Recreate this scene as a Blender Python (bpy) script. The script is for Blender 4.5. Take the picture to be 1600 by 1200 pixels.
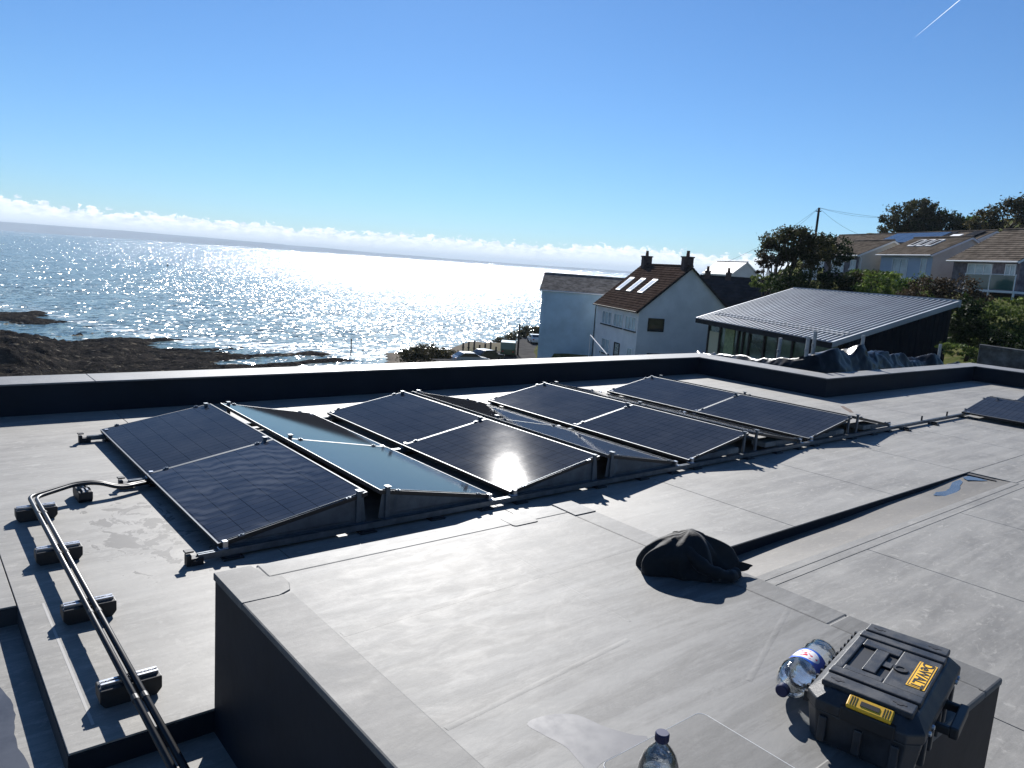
import bpy, bmesh, math, random
import numpy as np
from mathutils import Vector, Matrix, noise as mnoise
R = math.radians
random.seed(7); rng = np.random.default_rng(7)
scene = bpy.context.scene
for o in list(bpy.data.objects): bpy.data.objects.remove(o)
C = scene.collection

# ------------------------------------------------------------------ camera, sky, sun, exposure
EYE = 2.0858
FPX = 1173.94
PITCH, ROLL, YAW = 0.1578, 0.0697, 0.6969
fw = Vector((math.sin(YAW)*math.cos(PITCH), math.cos(YAW)*math.cos(PITCH), -math.sin(PITCH)))
r0 = Vector((math.cos(YAW), -math.sin(YAW), 0)); u0 = r0.cross(fw)
rt = r0*math.cos(ROLL) + u0*math.sin(ROLL); up = u0*math.cos(ROLL) - r0*math.sin(ROLL)
cd = bpy.data.cameras.new('camera'); cam = bpy.data.objects.new('camera', cd); C.objects.link(cam)
cam.matrix_world = Matrix(((rt.x, up.x, -fw.x, 0), (rt.y, up.y, -fw.y, 0), (rt.z, up.z, -fw.z, EYE), (0, 0, 0, 1)))
cd.sensor_width = 36; cd.lens = FPX/1600*36; cd.clip_start = 0.05; cd.clip_end = 120000
scene.camera = cam

SUN_AZ, SUN_EL = R(33.1), R(30.2)
sdir = Vector((math.sin(SUN_AZ)*math.cos(SUN_EL), math.cos(SUN_AZ)*math.cos(SUN_EL), math.sin(SUN_EL)))
sl = bpy.data.lights.new('sun', 'SUN'); sl.energy = 5.0; sl.angle = R(0.53); sl.color = (1, .97, .93)
so = bpy.data.objects.new('sun', sl); C.objects.link(so); so.rotation_euler = sdir.to_track_quat('Z', 'Y').to_euler()
so.location = (0, 0, 60)

vs = scene.view_settings
vs.view_transform = 'Standard'; vs.look = 'None'; vs.gamma = 1; vs.exposure = 0.82; vs.use_curve_mapping = False

W = bpy.data.worlds.new('World'); scene.world = W; W.use_nodes = True
nt = W.node_tree; nt.nodes.clear()
def N(nt, t, **kw):
    n = nt.nodes.new(t)
    for k, v in kw.items():
        if k.startswith('i_'):
            n.inputs[k[2:].replace('_', ' ')].default_value = v
        else: setattr(n, k, v)
    return n
def L(nt, a, b): nt.links.new(a, b)
def M_(nt, op, a, b=None, c=None, clamp=False):
    n = nt.nodes.new('ShaderNodeMath'); n.operation = op; n.use_clamp = clamp
    for i, v in enumerate((a, b, c)):
        if v is None: continue
        if isinstance(v, (int, float)): n.inputs[i].default_value = v
        else: nt.links.new(v, n.inputs[i])
    return n.outputs[0]
def SMOOTH(nt, v, lo, hi, a=0, b=1):
    n = nt.nodes.new('ShaderNodeMapRange'); n.interpolation_type = 'SMOOTHSTEP'
    for i, x in enumerate((v, lo, hi, a, b)):
        if isinstance(x, (int, float)): n.inputs[i].default_value = x
        else: nt.links.new(x, n.inputs[i])
    return n.outputs[0]
def MIX(nt, f, a, b, mode='MIX'):
    n = nt.nodes.new('ShaderNodeMix'); n.data_type = 'RGBA'; n.blend_type = mode
    for i, x in ((0, f), (6, a), (7, b)):
        if isinstance(x, (int, float)): n.inputs[i].default_value = x
        elif isinstance(x, tuple): n.inputs[i].default_value = (*x, 1) if len(x) == 3 else x
        else: nt.links.new(x, n.inputs[i])
    return n.outputs[2]
sky = N(nt, 'ShaderNodeTexSky', sky_type='NISHITA', sun_disc=False, sun_elevation=SUN_EL, sun_rotation=SUN_AZ,
        altitude=20, air_density=1.0, dust_density=0.05, ozone_density=3.0)
tc = N(nt, 'ShaderNodeTexCoord'); sp = N(nt, 'ShaderNodeSeparateXYZ'); L(nt, tc.outputs['Generated'], sp.inputs[0])
el = M_(nt, 'ARCSINE', sp.outputs[2]); az = M_(nt, 'ARCTAN2', sp.outputs[0], sp.outputs[1])
CSEED = 5.2
# a bank of low cumulus standing all round the horizon
def nz(vec, scale, detail, rough, dist=0.0):
    n = N(nt, 'ShaderNodeTexNoise'); n.inputs['Scale'].default_value = scale; n.inputs['Detail'].default_value = detail
    n.inputs['Roughness'].default_value = rough; n.inputs['Distortion'].default_value = dist
    L(nt, vec, n.inputs['Vector']); return n.outputs[0]
def vec3(x, y, z=0.0):
    n = N(nt, 'ShaderNodeCombineXYZ')
    for i, v in enumerate((x, y, z)):
        if isinstance(v, (int, float)): n.inputs[i].default_value = v
        else: L(nt, v, n.inputs[i])
    return n.outputs[0]
cv = vec3(az, M_(nt, 'MULTIPLY', el, 1.6))
top = M_(nt, 'ADD', M_(nt, 'MULTIPLY', nz(vec3(az, 0.0, CSEED), 7, 2, .5), .030), .0135)
bil = nz(cv, 84, 7, .62, .3)
edge = M_(nt, 'ADD', M_(nt, 'SUBTRACT', top, el), M_(nt, 'MULTIPLY', M_(nt, 'SUBTRACT', bil, .5), .040))
mask = SMOOTH(nt, edge, -.0005, .0025)
core = SMOOTH(nt, edge, .001, .022)
shade = SMOOTH(nt, nz(vec3(M_(nt, 'ADD', az, .006), M_(nt, 'MULTIPLY', el, 2.4)), 75, 5, .6), .35, .65)
ccol = MIX(nt, core, MIX(nt, shade, (10.5, 11.6, 13.2), (17.5, 17.8, 18.2)), (13.5, 14.8, 16))
thin = M_(nt, 'MULTIPLY', mask, SMOOTH(nt, el, -.012, .012, .8, .92))
skyc = MIX(nt, 1.0, sky.outputs[0], (.60, .90, 1.22), 'MULTIPLY')
skyout = MIX(nt, thin, skyc, ccol)
bg = N(nt, 'ShaderNodeBackground'); bg.inputs['Strength'].default_value = .05
wo = N(nt, 'ShaderNodeOutputWorld'); L(nt, skyout, bg.inputs[0]); L(nt, bg.outputs[0], wo.inputs[0])

# ------------------------------------------------------------------ helpers
def tag(o, label=None, cat=None, group=None, kind=None):
    for k, v in (('label', label), ('category', cat), ('group', group), ('kind', kind)):
        if v: o[k] = v
    return o
def empty(name, loc=(0, 0, 0), rz=0.0, **kw):
    o = bpy.data.objects.new(name, None); o.location = loc; o.rotation_euler = (0, 0, rz); o.empty_display_size = .1
    C.objects.link(o); return tag(o, **kw)
def link(name, me, parent=None, loc=None, rot=None, **kw):
    o = bpy.data.objects.new(name, me); C.objects.link(o)
    if parent: o.parent = parent
    if loc: o.location = loc
    if rot: o.rotation_euler = rot
    return tag(o, **kw)
def copy_tree(o, parent=None):
    c = o.copy(); C.objects.link(c); c.parent = parent
    for ch in o.children: copy_tree(ch, c)
    return c
class MB:
    def __init__(s): s.v = []; s.f = []; s.mi = []; s.m = 0
    def add(s, vs, fs):
        b = len(s.v); s.v += [tuple(v) for v in vs]; s.f += [tuple(b+i for i in f) for f in fs]; s.mi += [s.m]*len(fs); return s
    def box(s, x0, x1, y0, y1, z0, z1, M=None):
        vs = [Vector((x, y, z)) for z in (z0, z1) for y in (y0, y1) for x in (x0, x1)]
        if M: vs = [M @ v for v in vs]
        return s.add(vs, [(0, 2, 3, 1), (4, 5, 7, 6), (0, 1, 5, 4), (2, 6, 7, 3), (0, 4, 6, 2), (1, 3, 7, 5)])
    def prism(s, poly, z0, z1, M=None):       # poly in xy counter-clockwise
        n = len(poly); vs = [Vector((x, y, z)) for z in (z0, z1) for x, y in poly]
        if M: vs = [M @ v for v in vs]
        return s.add(vs, [tuple(range(n-1, -1, -1)), tuple(range(n, 2*n))] + [(i, (i+1) % n, n+(i+1) % n, n+i) for i in range(n)])
    def tube(s, pts, rad, n=8, cap=True):
        pts = [Vector(p) for p in pts]
        if isinstance(rad, (int, float)): rad = [rad]*len(pts)
        rings = []; ref = None
        for i, p in enumerate(pts):
            d = (pts[min(i+1, len(pts)-1)] - pts[max(i-1, 0)]).normalized()
            if ref is None: ref = Vector((0, 0, 1)) if abs(d.z) < .9 else Vector((1, 0, 0))
            a = d.cross(ref).normalized(); b = a.cross(d).normalized(); ref = b
            rings.append([p + a*(rad[i]*math.cos(2*math.pi*k/n)) + b*(rad[i]*math.sin(2*math.pi*k/n)) for k in range(n)])
        vs = [v for r_ in rings for v in r_]
        fs = [(i*n+k, i*n+(k+1) % n, (i+1)*n+(k+1) % n, (i+1)*n+k) for i in range(len(pts)-1) for k in range(n)]
        if cap: fs += [tuple(range(n-1, -1, -1)), tuple((len(pts)-1)*n+k for k in range(n))]
        return s.add(vs, fs)
    def lathe(s, prof, n=24, M=None, cap=True):   # prof [(r,z)]
        vs = [Vector((r_*math.cos(2*math.pi*k/n), r_*math.sin(2*math.pi*k/n), z)) for r_, z in prof for k in range(n)]
        if M: vs = [M @ v for v in vs]
        fs = [(i*n+k, i*n+(k+1) % n, (i+1)*n+(k+1) % n, (i+1)*n+k) for i in range(len(prof)-1) for k in range(n)]
        if cap: fs += [tuple(range(n-1, -1, -1)), tuple((len(prof)-1)*n+k for k in range(n))]
        return s.add(vs, fs)
    def mesh(s, name, mats, smooth=False, bevel=0, seg=2):
        me = bpy.data.meshes.new(name); me.from_pydata(s.v, [], s.f)
        for m in (mats if isinstance(mats, (list, tuple)) else [mats]): me.materials.append(m)
        if any(s.mi): me.polygons.foreach_set('material_index', s.mi)
        if bevel:
            bm = bmesh.new(); bm.from_mesh(me); bmesh.ops.recalc_face_normals(bm, faces=bm.faces)
            ed = [e for e in bm.edges if len(e.link_faces) == 2 and e.calc_face_angle(0) > R(30)]
            bmesh.ops.bevel(bm, geom=ed, offset=bevel, segments=seg, affect='EDGES', profile=.5, clamp_overlap=True)
            bm.to_mesh(me); bm.free()
        else:
            bm = bmesh.new(); bm.from_mesh(me); bmesh.ops.recalc_face_normals(bm, faces=bm.faces); bm.to_mesh(me); bm.free()
        if smooth: me.polygons.foreach_set('use_smooth', [True]*len(me.polygons))
        me.update(); return me
    def build(s, name, mats, parent=None, smooth=False, bevel=0, seg=2, loc=None, rot=None, **kw):
        return link(name, s.mesh(name, mats, smooth, bevel, seg), parent, loc, rot, **kw)

def ss(a, b, x): t = np.clip((x-a)/(b-a), 0, 1); return t*t*(3-2*t)
MATS = {}
def mat(name, col, rough=.6, metal=0.0, spec=.5, var=.0, vscale=1.0, bump=0.0, bscale=30.0, col2=None, stretch=(1, 1, 1), detail=6,
        coat=0.0, world=True, rvar=0.0, bdist=.02):
    m = bpy.data.materials.new(name); m.use_nodes = True; t = m.node_tree; b = t.nodes['Principled BSDF']
    b.inputs['Base Color'].default_value = (*col, 1); b.inputs['Roughness'].default_value = rough
    b.inputs['Metallic'].default_value = metal; b.inputs['Specular IOR Level'].default_value = spec
    b.inputs['Coat Weight'].default_value = coat
    if var or bump or col2 or rvar:
        if world: src = N(t, 'ShaderNodeNewGeometry').outputs['Position']
        else: src = N(t, 'ShaderNodeTexCoord').outputs['Object']
        mp = N(t, 'ShaderNodeMapping'); mp.inputs['Scale'].default_value = stretch; L(t, src, mp.inputs[0])
        n1 = N(t, 'ShaderNodeTexNoise'); n1.inputs['Scale'].default_value = vscale; n1.inputs['Detail'].default_value = detail
        n1.inputs['Roughness'].default_value = .62; L(t, mp.outputs[0], n1.inputs['Vector'])
        f = SMOOTH(t, n1.outputs[0], .3, .7)
        c2 = col2 if col2 else tuple(c*(1-var) for c in col); c1 = col if col2 else tuple(min(1, c*(1+var)) for c in col)
        L(t, MIX(t, f, c2, c1), b.inputs['Base Color'])
        if rvar: L(t, M_(t, 'ADD', M_(t, 'MULTIPLY', M_(t, 'SUBTRACT', f, .5), rvar), rough, clamp=True), b.inputs['Roughness'])
        if bump:
            n2 = N(t, 'ShaderNodeTexNoise'); n2.inputs['Scale'].default_value = bscale; n2.inputs['Detail'].default_value = 5
            L(t, mp.outputs[0], n2.inputs['Vector'])
            bp = N(t, 'ShaderNodeBump'); bp.inputs['Strength'].default_value = bump; bp.inputs['Distance'].default_value = bdist
            L(t, n2.outputs[0], bp.inputs['Height']); L(t, bp.outputs[0], b.inputs['Normal'])
    MATS[name] = m; return m

# ------------------------------------------------------------------ materials of the roof
def membrane(name, base, rough, streak=1.0, drag=0.0, stain=None):
    m = bpy.data.materials.new(name); m.use_nodes = True; t = m.node_tree; b = t.nodes['Principled BSDF']
    pos = N(t, 'ShaderNodeNewGeometry').outputs['Position']
    def noise(scale, detail, rg, st, off=(0, 0, 0), dist=0):
        mp = N(t, 'ShaderNodeMapping'); mp.inputs['Scale'].default_value = st; mp.inputs['Location'].default_value = off; L(t, pos, mp.inputs[0])
        n = N(t, 'ShaderNodeTexNoise'); n.inputs['Scale'].default_value = scale; n.inputs['Detail'].default_value = detail
        n.inputs['Roughness'].default_value = rg; n.inputs['Distortion'].default_value = dist; L(t, mp.outputs[0], n.inputs['Vector']); return n.outputs[0]
    big = noise(.9, 6, .6, (1, 1, 1), dist=.4); st = noise(1.6, 7, .65, (.8, 3.4, 1), (3, 1, 0), .3); fine = noise(34, 4, .6, (1, 1, 1))
    sp_ = noise(5.5, 8, .7, (1, 1.8, 1), (7, 2, 0), .6)
    c = MIX(t, SMOOTH(t, big, .34, .66), tuple(x*.72 for x in base), tuple(x*1.15 for x in base))
    c = MIX(t, M_(t, 'MULTIPLY', SMOOTH(t, st, .42, .66), .45*streak), c, tuple(x*1.35 for x in base))
    c = MIX(t, M_(t, 'MULTIPLY', SMOOTH(t, sp_, .56, .68), .55*streak), c, tuple(x*1.9 for x in base))      # dried chalky scuffs
    c = MIX(t, M_(t, 'MULTIPLY', SMOOTH(t, noise(2.3, 6, .7, (1, 1.5, 1), (11, 5, 0)), .60, .74), .35), c, (base[0]*.66, base[1]*.62, base[2]*.56))
    c = MIX(t, M_(t, 'MULTIPLY', SMOOTH(t, fine, .3, .75), .25), c, tuple(x*.8 for x in base))
    c = MIX(t, M_(t, 'MULTIPLY', SMOOTH(t, noise(11, 8, .72, (1, 2.6, 1), (2, 9, 0), .5), .50, .66), .5), c, tuple(x*1.55 for x in base))
    c = MIX(t, M_(t, 'MULTIPLY', SMOOTH(t, noise(120, 3, .6, (1, 1, 1)), .45, .7), .35), c, tuple(x*.62 for x in base))
    if drag:      # roller marks and dried wash lines running across the sheet
        dg = noise(1.3, 9, .72, (.45, 5.5, 1), (4, 3, 0), .5); c = MIX(t, M_(t, 'MULTIPLY', SMOOTH(t, dg, .44, .62), drag), c, tuple(x*1.9 for x in base)); c = MIX(t, M_(t, 'MULTIPLY', SMOOTH(t, noise(1.9, 9, .75, (.5, 4.5, 1), (14, 6, 0), .6), .55, .68), drag), c, tuple(x*.45 for x in base))
    if stain:
        cx, cy, rx, ry = stain; sx = N(t, 'ShaderNodeSeparateXYZ'); L(t, pos, sx.inputs[0])
        d = M_(t, 'ADD', M_(t, 'POWER', M_(t, 'DIVIDE', M_(t, 'SUBTRACT', sx.outputs[0], cx), rx), 2.0), M_(t, 'POWER', M_(t, 'DIVIDE', M_(t, 'SUBTRACT', sx.outputs[1], cy), ry), 2.0))
        w = M_(t, 'SUBTRACT', noise(5.5, 9, .66, (1.3, 1, 1), (1.5, 8.3, 0), .8), M_(t, 'MULTIPLY', d, .12)); wet = SMOOTH(t, w, .47, .50)
        c = MIX(t, M_(t, 'MULTIPLY', wet, .85), c, tuple(x*.34 for x in base)); c = MIX(t, M_(t, 'MULTIPLY', SMOOTH(t, M_(t, 'ABSOLUTE', M_(t, 'SUBTRACT', w, .455)), .025, .0), .35), c, tuple(x*1.6 for x in base))
    L(t, c, b.inputs['Base Color'])
    rr = M_(t, 'ADD', M_(t, 'MULTIPLY', M_(t, 'SUBTRACT', sp_, .5), .16), M_(t, 'ADD', M_(t, 'MULTIPLY', M_(t, 'SUBTRACT', st, .5), .10), rough))
    L(t, rr, b.inputs['Roughness']); b.inputs['Specular IOR Level'].default_value = .55
    h = M_(t, 'ADD', M_(t, 'MULTIPLY', st, .07), M_(t, 'ADD', M_(t, 'MULTIPLY', fine, .06), M_(t, 'MULTIPLY', noise(260, 2, .5, (1, 1, 1)), .02)))
    bp = N(t, 'ShaderNodeBump'); bp.inputs['Strength'].default_value = .55; bp.inputs['Distance'].default_value = .018
    L(t, h, bp.inputs['Height']); L(t, bp.outputs[0], b.inputs['Normal'])
    MATS[name] = m; return m
m_mem = membrane('grey_membrane', (.180, .173, .157), .62, 1.25, .25, (1.33, 5.65, .42, .85))
m_memtop = membrane('plinth_membrane', (.104, .103, .098), .66, .9, .55)
m_mem2 = membrane('membrane_strip', (.088, .087, .083), .68, .9, .3)
m_dirt = membrane('dirty_membrane', (.105, .097, .084), .66)
m_up = mat('anthracite_shade_membrane', (.008, .012, .019), .6, spec=.2, var=.2, vscale=1.5, bump=.15, bscale=6)  # anthracite taken near black so upright faces carry deeper shade in colour
m_under = mat('seam_shadow', (.03, .03, .032), .8)
m_wet = mat('wet_membrane', (.075, .078, .085), .12, var=.2, vscale=6)
m_damp = mat('damp_membrane', (.055, .056, .06), .66, var=.15, vscale=14, spec=.3)
m_black = mat('black_rubber', (.012, .012, .013), .55, var=.3, vscale=20)
m_pvc = mat('black_conduit', (.010, .010, .011), .42)
m_galv = mat('galvanised_steel', (.55, .56, .58), .35, metal=1, var=.15, vscale=18)
m_alu = mat('anodised_aluminium', (.22, .23, .24), .6, metal=1)
m_rail = mat('dull_rail', (.16, .18, .20), .42, metal=.8, var=.2, vscale=12)
m_plate = mat('pressed_steel_plate', (.11, .13, .15), .5, metal=.6, var=.2, vscale=7)
m_conc = mat('concrete', (.20, .19, .175), .9, var=.25, vscale=9, bump=.3, bscale=60)

# ------------------------------------------------------------------ the roof we stand over
YF, YB, XL = 3.2, 9.95, .47
XR1, XR2 = 13.6, 20.9
roof = MB()
TH = .012
roof.box(-5, XL, 4.76, YB, -.30, -TH); roof.box(XL, XR1, YF, YB, -.30, -TH); roof.box(XR1, XR2, YF, 7.0, -.30, -TH)
roof.box(3.1, XR2, -4, 2.70, -.30, -TH); roof.box(9.80, XR2, 2.70, YF, -.30, -TH)
ro = roof.build('roof', m_under, kind='structure')
G = .006
def sheet(x0, x1, y0, y1, m=m_mem, z=0.0, parent=None, name='membrane_sheet', drop=(0, 0, 0, 0)):
    mb = MB(); mb.box(x0+G/2, x1-G/2, y0+G/2, y1-G/2, z-TH+.002, z)
    return mb.build(name, m, parent or ro, bevel=.002, seg=1)
xs = [-5, -3, -1]
for a, b in ((-5, -3), (-3, -1), (-1, XL)): sheet(a, b, 4.76, YB)
e = [XL, 2.03, 4.0, 6.0, 7.95, 9.9, 12.15, XR1]
for a, b in zip(e, e[1:]): sheet(a, b, YF if a > .5 else YF+.0, YB)
e = [XR1, 15.6, 17.6, 19.5, XR2]
for a, b in zip(e, e[1:]): sheet(a, b, YF, 7.0)
e = [3.1, 4.2, 6.04, 7.95, 9.93, 11.9, 13.9, 15.9, 17.9, XR2]
for a, b in zip(e, e[1:]): sheet(a, b, -4, 2.70)
e = [9.93, 12.0, 14.4, 17.0, XR2]
for a, b in zip(e, e[1:]): sheet(a, b, 2.70, YF)
# shallow tapered gutter between the two roof fields
gut = empty('roof_gutter', (0, 0, 0), kind='structure')
gz = lambda x: -.024 - (9.8-x)/(9.8-3.1)*.105
nseg = 24; mb = MB(); vs = []; fs = []
for i in range(nseg+1):
    x = 3.1 + (9.93-3.1)*i/nseg
    for j in range(5):
        y = 2.70 + .5*j/4
        zz = gz(min(x, 9.8))*(.02+.98*(j/4)**.8)
        vs.append((x, y, zz + .004*math.sin(x*3+j)))
for i in range(nseg):
    for j in range(4): a = i*5+j; fs.append((a, a+5, a+6, a+1))
mb.add(vs, fs).build('gutter_lining', m_dirt, gut, smooth=True)
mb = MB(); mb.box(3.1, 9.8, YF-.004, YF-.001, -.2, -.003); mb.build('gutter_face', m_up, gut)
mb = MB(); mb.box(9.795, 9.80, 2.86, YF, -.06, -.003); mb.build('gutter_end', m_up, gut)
# welded cover strips beside the gutter
for y in (2.58, 2.665):
    mb = MB(); mb.box(4.55, 9.9, y, y+.075, .0005, .003); mb.build('cover_strip', m_mem, gut)

def blob(name, pts, z, m, parent, sub=5, amp=.025, seed=0):
    P = [Vector((p[0], p[1], 0)) for p in pts]; out = []
    n = len(P)
    for i in range(n):
        a, b = P[i], P[(i+1) % n]
        for k in range(sub):
            q = a.lerp(b, k/sub); d = mnoise.noise(Vector((q.x*9+seed, q.y*9, seed)))*amp + mnoise.noise(Vector((q.x*31+seed, q.y*31, seed)))*amp*.6
            out.append((q.x+d, q.y+d*.7))
    mb = MB(); mb.prism(out, z, z+.0012)
    return mb.build(name, m, parent)
blob('rust_stain', [(13.05, 6.36), (12.8, 6.1), (12.55, 5.92), (12.5, 5.96), (12.75, 6.2), (12.98, 6.38)], .0005, mat('rust_mark', (.07, .035, .02), .8), ro, 5, .01, 4)
blob('wet_patch', [(8.45, 3.02), (8.6, 2.90), (9.05, 2.97), (9.2, 3.03), (9.42, 3.08), (9.5, 3.14), (9.25, 3.13), (9.0, 3.06), (8.8, 3.02), (8.62, 3.06)], gz(8.6)*.78+.010, m_wet, gut, amp=.02, seed=3)
blob('wet_patch', [(9.5, 3.06), (9.74, 2.93), (9.76, 3.0), (9.75, 3.14), (9.6, 3.15)], gz(9.6)*.8+.010, m_wet, gut, amp=.015, seed=9)
# lower roof beside it
low = MB(); low.box(-5, 1.2, -4, 4.9, -.4, -.112); lo = low.build('lower_roof', m_mem, kind='structure')
mb = MB(); mb.box(-5, XL-.001, 4.762, 4.77, -.112, -.013); mb.box(XL+.002, XL+.010, YF, 4.76, -.112, -.013); mb.box(XL, 3.1, YF+.001, YF+.008, -.112, -.013)
mb.v = [(x, y - (.004 if y < 3.3 else 0), z) for x, y, z in mb.v]
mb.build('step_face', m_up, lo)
blob('puddle', [(-.6, 4.45), (-.2, 4.55), (.20, 4.48), (.30, 4.2), (.36, 3.9), (.33, 3.6), (.38, 3.2), (.2, 3.1), (.05, 3.5), (-.2, 3.6), (-.5, 3.9)], -.111, m_wet, lo, 6, .016, 5)
# pale welded edge lines on the corner of the upper roof
mb = MB(); mb.box(.585, .597, 3.36, 4.72, .0002, .0008); mb.build('weld_line', mat('weld_bead', (.34, .33, .31), .7), ro)
# walls of the building below
mb = MB(); mb.box(-5, 14.3, -4, 10.46, -6.5, -.42); mb.box(14.301, 21.7, -4, 7.38, -6.5, -.42)
tag(mb.build('building_wall', mat('render_wall', (.5, .49, .46), .85, var=.1, vscale=2)), 'rendered wall of the flat roofed building under the solar panels', 'wall')

# parapet: dark upstand with pale coping
HP = .37
pa = empty('parapet', (0, 10.2, 0), label='dark low parapet with pale flat coping running around the roof edge', cat='wall')
def pbox(name, x0, x1, y0, y1, z0, z1, m, **k):
    mb = MB(); mb.box(x0, x1, y0-10.2, y1-10.2, z0, z1); return mb.build(name, m, pa, **k)
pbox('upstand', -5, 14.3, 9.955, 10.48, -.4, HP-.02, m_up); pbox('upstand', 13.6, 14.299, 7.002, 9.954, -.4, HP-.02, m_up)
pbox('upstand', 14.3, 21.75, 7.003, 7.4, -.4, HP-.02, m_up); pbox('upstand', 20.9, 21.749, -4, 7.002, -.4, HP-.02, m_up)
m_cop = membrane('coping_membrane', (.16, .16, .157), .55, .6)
def cop(x0, x1, y0, y1): return pbox('coping', x0, x1, y0, y1, HP-.0205, HP, m_cop, bevel=.004, seg=1)
e = [-5, -1.6, 1.85, 5.3, 8.8, 12.2, 14.32]
for a, b in zip(e, e[1:]): cop(a, b-.004, 9.935, 10.5)
cop(13.58, 14.32, 6.98, 9.931)
e = [14.324, 16.8, 19.3, 21.77]
for a, b in zip(e, e[1:]): cop(a, b-.004, 6.98, 7.42)
e = [6.976, 4, 1, -2, -4]
for a, b in zip(e, e[1:]): cop(20.88, 21.77, b+.004, a)

# ------------------------------------------------------------------ raised plinth in the foreground
PX0, PX1, PY0, PY1, PZ = 1.05, 3.22, .81, 3.195, .65
pl = empty('roof_plinth', (2.1, 2.0, 0), label='big raised grey topped roof block with dark sides in the foreground', cat='roof block')
def plbox(name, x0, x1, y0, y1, z0, z1, m, **k):
    mb = MB(); mb.box(x0-2.1, x1-2.1, y0-2, y1-2, z0, z1); return mb.build(name, m, pl, **k)
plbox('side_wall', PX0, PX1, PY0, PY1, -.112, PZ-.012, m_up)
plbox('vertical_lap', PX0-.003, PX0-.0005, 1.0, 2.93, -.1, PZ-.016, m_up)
plbox('top_sheet', PX0+.02, PX1-.02, PY0+.02, PY1-.02, PZ-.0125, PZ, m_memtop)
plbox('edge_strip', PX0-.006, 1.262, PY0-.005, 2.86, PZ-.028, PZ+.0030, m_mem2, bevel=.008)
plbox('edge_strip', 1.232, 3.06, 3.05, PY1+.006, PZ-.028, PZ+.0028, m_memtop, bevel=.008)
plbox('edge_strip', 3.052, PX1+.006, 1.42, 2.98, PZ-.028, PZ+.0034, m_memtop, bevel=.008)
plbox('edge_strip', 3.052, PX1+.006, PY0-.005, 1.416, PZ-.028, PZ+.0026, m_mem2, bevel=.008)
plbox('edge_strip', 1.264, 3.05, PY0-.005, .95, PZ-.028, PZ+.0026, m_mem2, bevel=.008)
def rpoly(x0, x1, y0, y1, r_, n=5):
    out = []
    for cx, cy, a0 in ((x1-r_, y0+r_, -90), (x1-r_, y1-r_, 0), (x0+r_, y1-r_, 90), (x0+r_, y0+r_, 180)):
        out += [(cx+r_*math.cos(R(a0+90*k/n)), cy+r_*math.sin(R(a0+90*k/n))) for k in range(n+1)]
    return out
mb = MB(); mb.prism([(x-2.1, y-2) for x, y in [(PX0-.007, 2.855), (1.20, 2.85), (1.26, 2.88), (1.285, 2.95), (1.285, 3.03), (1.235, 3.047), (1.225, 3.10), (1.21, PY1+.007), (PX0-.007, PY1+.007)]], PZ-.028, PZ+.0055)
mb.build('corner_patch', m_mem2, pl, bevel=.003, seg=1)
mb = MB(); mb.prism([(x-2.1, y-2) for x, y in [(3.055, 2.985), (PX1+.008, 2.985), (PX1+.008, PY1+.008), (3.065, PY1+.008)]], PZ-.03, PZ+.006)
mb.build('corner_patch', m_memtop, pl, bevel=.003, seg=1)
mb = MB(); mb.prism([(x-2.1, y-2) for x, y in rpoly(2.62, 2.80, 3.02, 3.16, .02)], PZ+.001, PZ+.0045); mb.build('corner_patch', m_memtop, pl)
mb = MB(); mb.prism([(x-2.1, y-2) for x, y in rpoly(1.55, 2.03, .93, 1.325, .03)], PZ+.0003, PZ+.0026); mb.build('repair_patch', m_mem2, pl)
# pale bead round the repair patch
m_bead = mat('pale_sealant', (.62, .62, .60), .45)
q = rpoly(1.548, 2.032, .928, 1.327, .03); mb = MB(); mb.tube([(x-2.1, y-2, PZ+.0018) for x, y in q]+[(q[0][0]-2.1, q[0][1]-2, PZ+.0018)], .0016, 5, cap=False); mb.build('sealant_bead', m_bead, pl)
def spline(pts, n=8):
    P = [Vector((*p, 0)) for p in pts]; out = []; m_ = len(P)
    for i in range(m_):
        p0, p1, p2, p3 = P[i-1], P[i], P[(i+1) % m_], P[(i+2) % m_]
        for k in range(n): u = k/n; q = .5*((2*p1)+(p2-p0)*u+(2*p0-5*p1+4*p2-p3)*u*u+(3*p1-p0-3*p2+p3)*u**3); out.append((q.x-2.1, q.y-2))
    return out
mb = MB(); mb.prism(spline([(1.50, 1.60), (1.58, 1.60), (1.665, 1.55), (1.70, 1.45), (1.745, 1.37), (1.775, 1.34), (1.74, 1.325), (1.66, 1.33), (1.56, 1.33), (1.50, 1.315), (1.51, 1.38), (1.522, 1.45), (1.505, 1.53)]), PZ+.0001, PZ+.0004)
mb.build('puddle', mat('standing_water', (.075, .078, .092), .56, rvar=.08, vscale=14, spec=.42), pl)
# faint welded laps across the top
def lap(p, q, w, hh):
    p, q = Vector(p), Vector(q); d = (q-p).normalized(); n_ = Vector((-d.y, d.x, 0)); vs = []
    for a in (p, q):
        for k, z in ((-1, .0002), (-.35, hh), (.35, hh), (1, .0002)): v = a+n_*w*k; vs.append((v.x-2.1, v.y-2, PZ+z))
    MB().add(vs, [(0, 4, 5, 1), (1, 5, 6, 2), (2, 6, 7, 3)]).build('lap_ridge', m_memtop, pl, smooth=True)
lap((1.27, 1.72, 0), (2.2, 1.80, 0), .012, .0007); lap((2.32, 1.9, 0), (2.36, 3.03, 0), .009, .0007); lap((1.27, 2.42, 0), (3.04, 2.47, 0), .02, .0006); lap((2.35, 1.35, 0), (3.04, 1.6, 0), .012, .0006)

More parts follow.
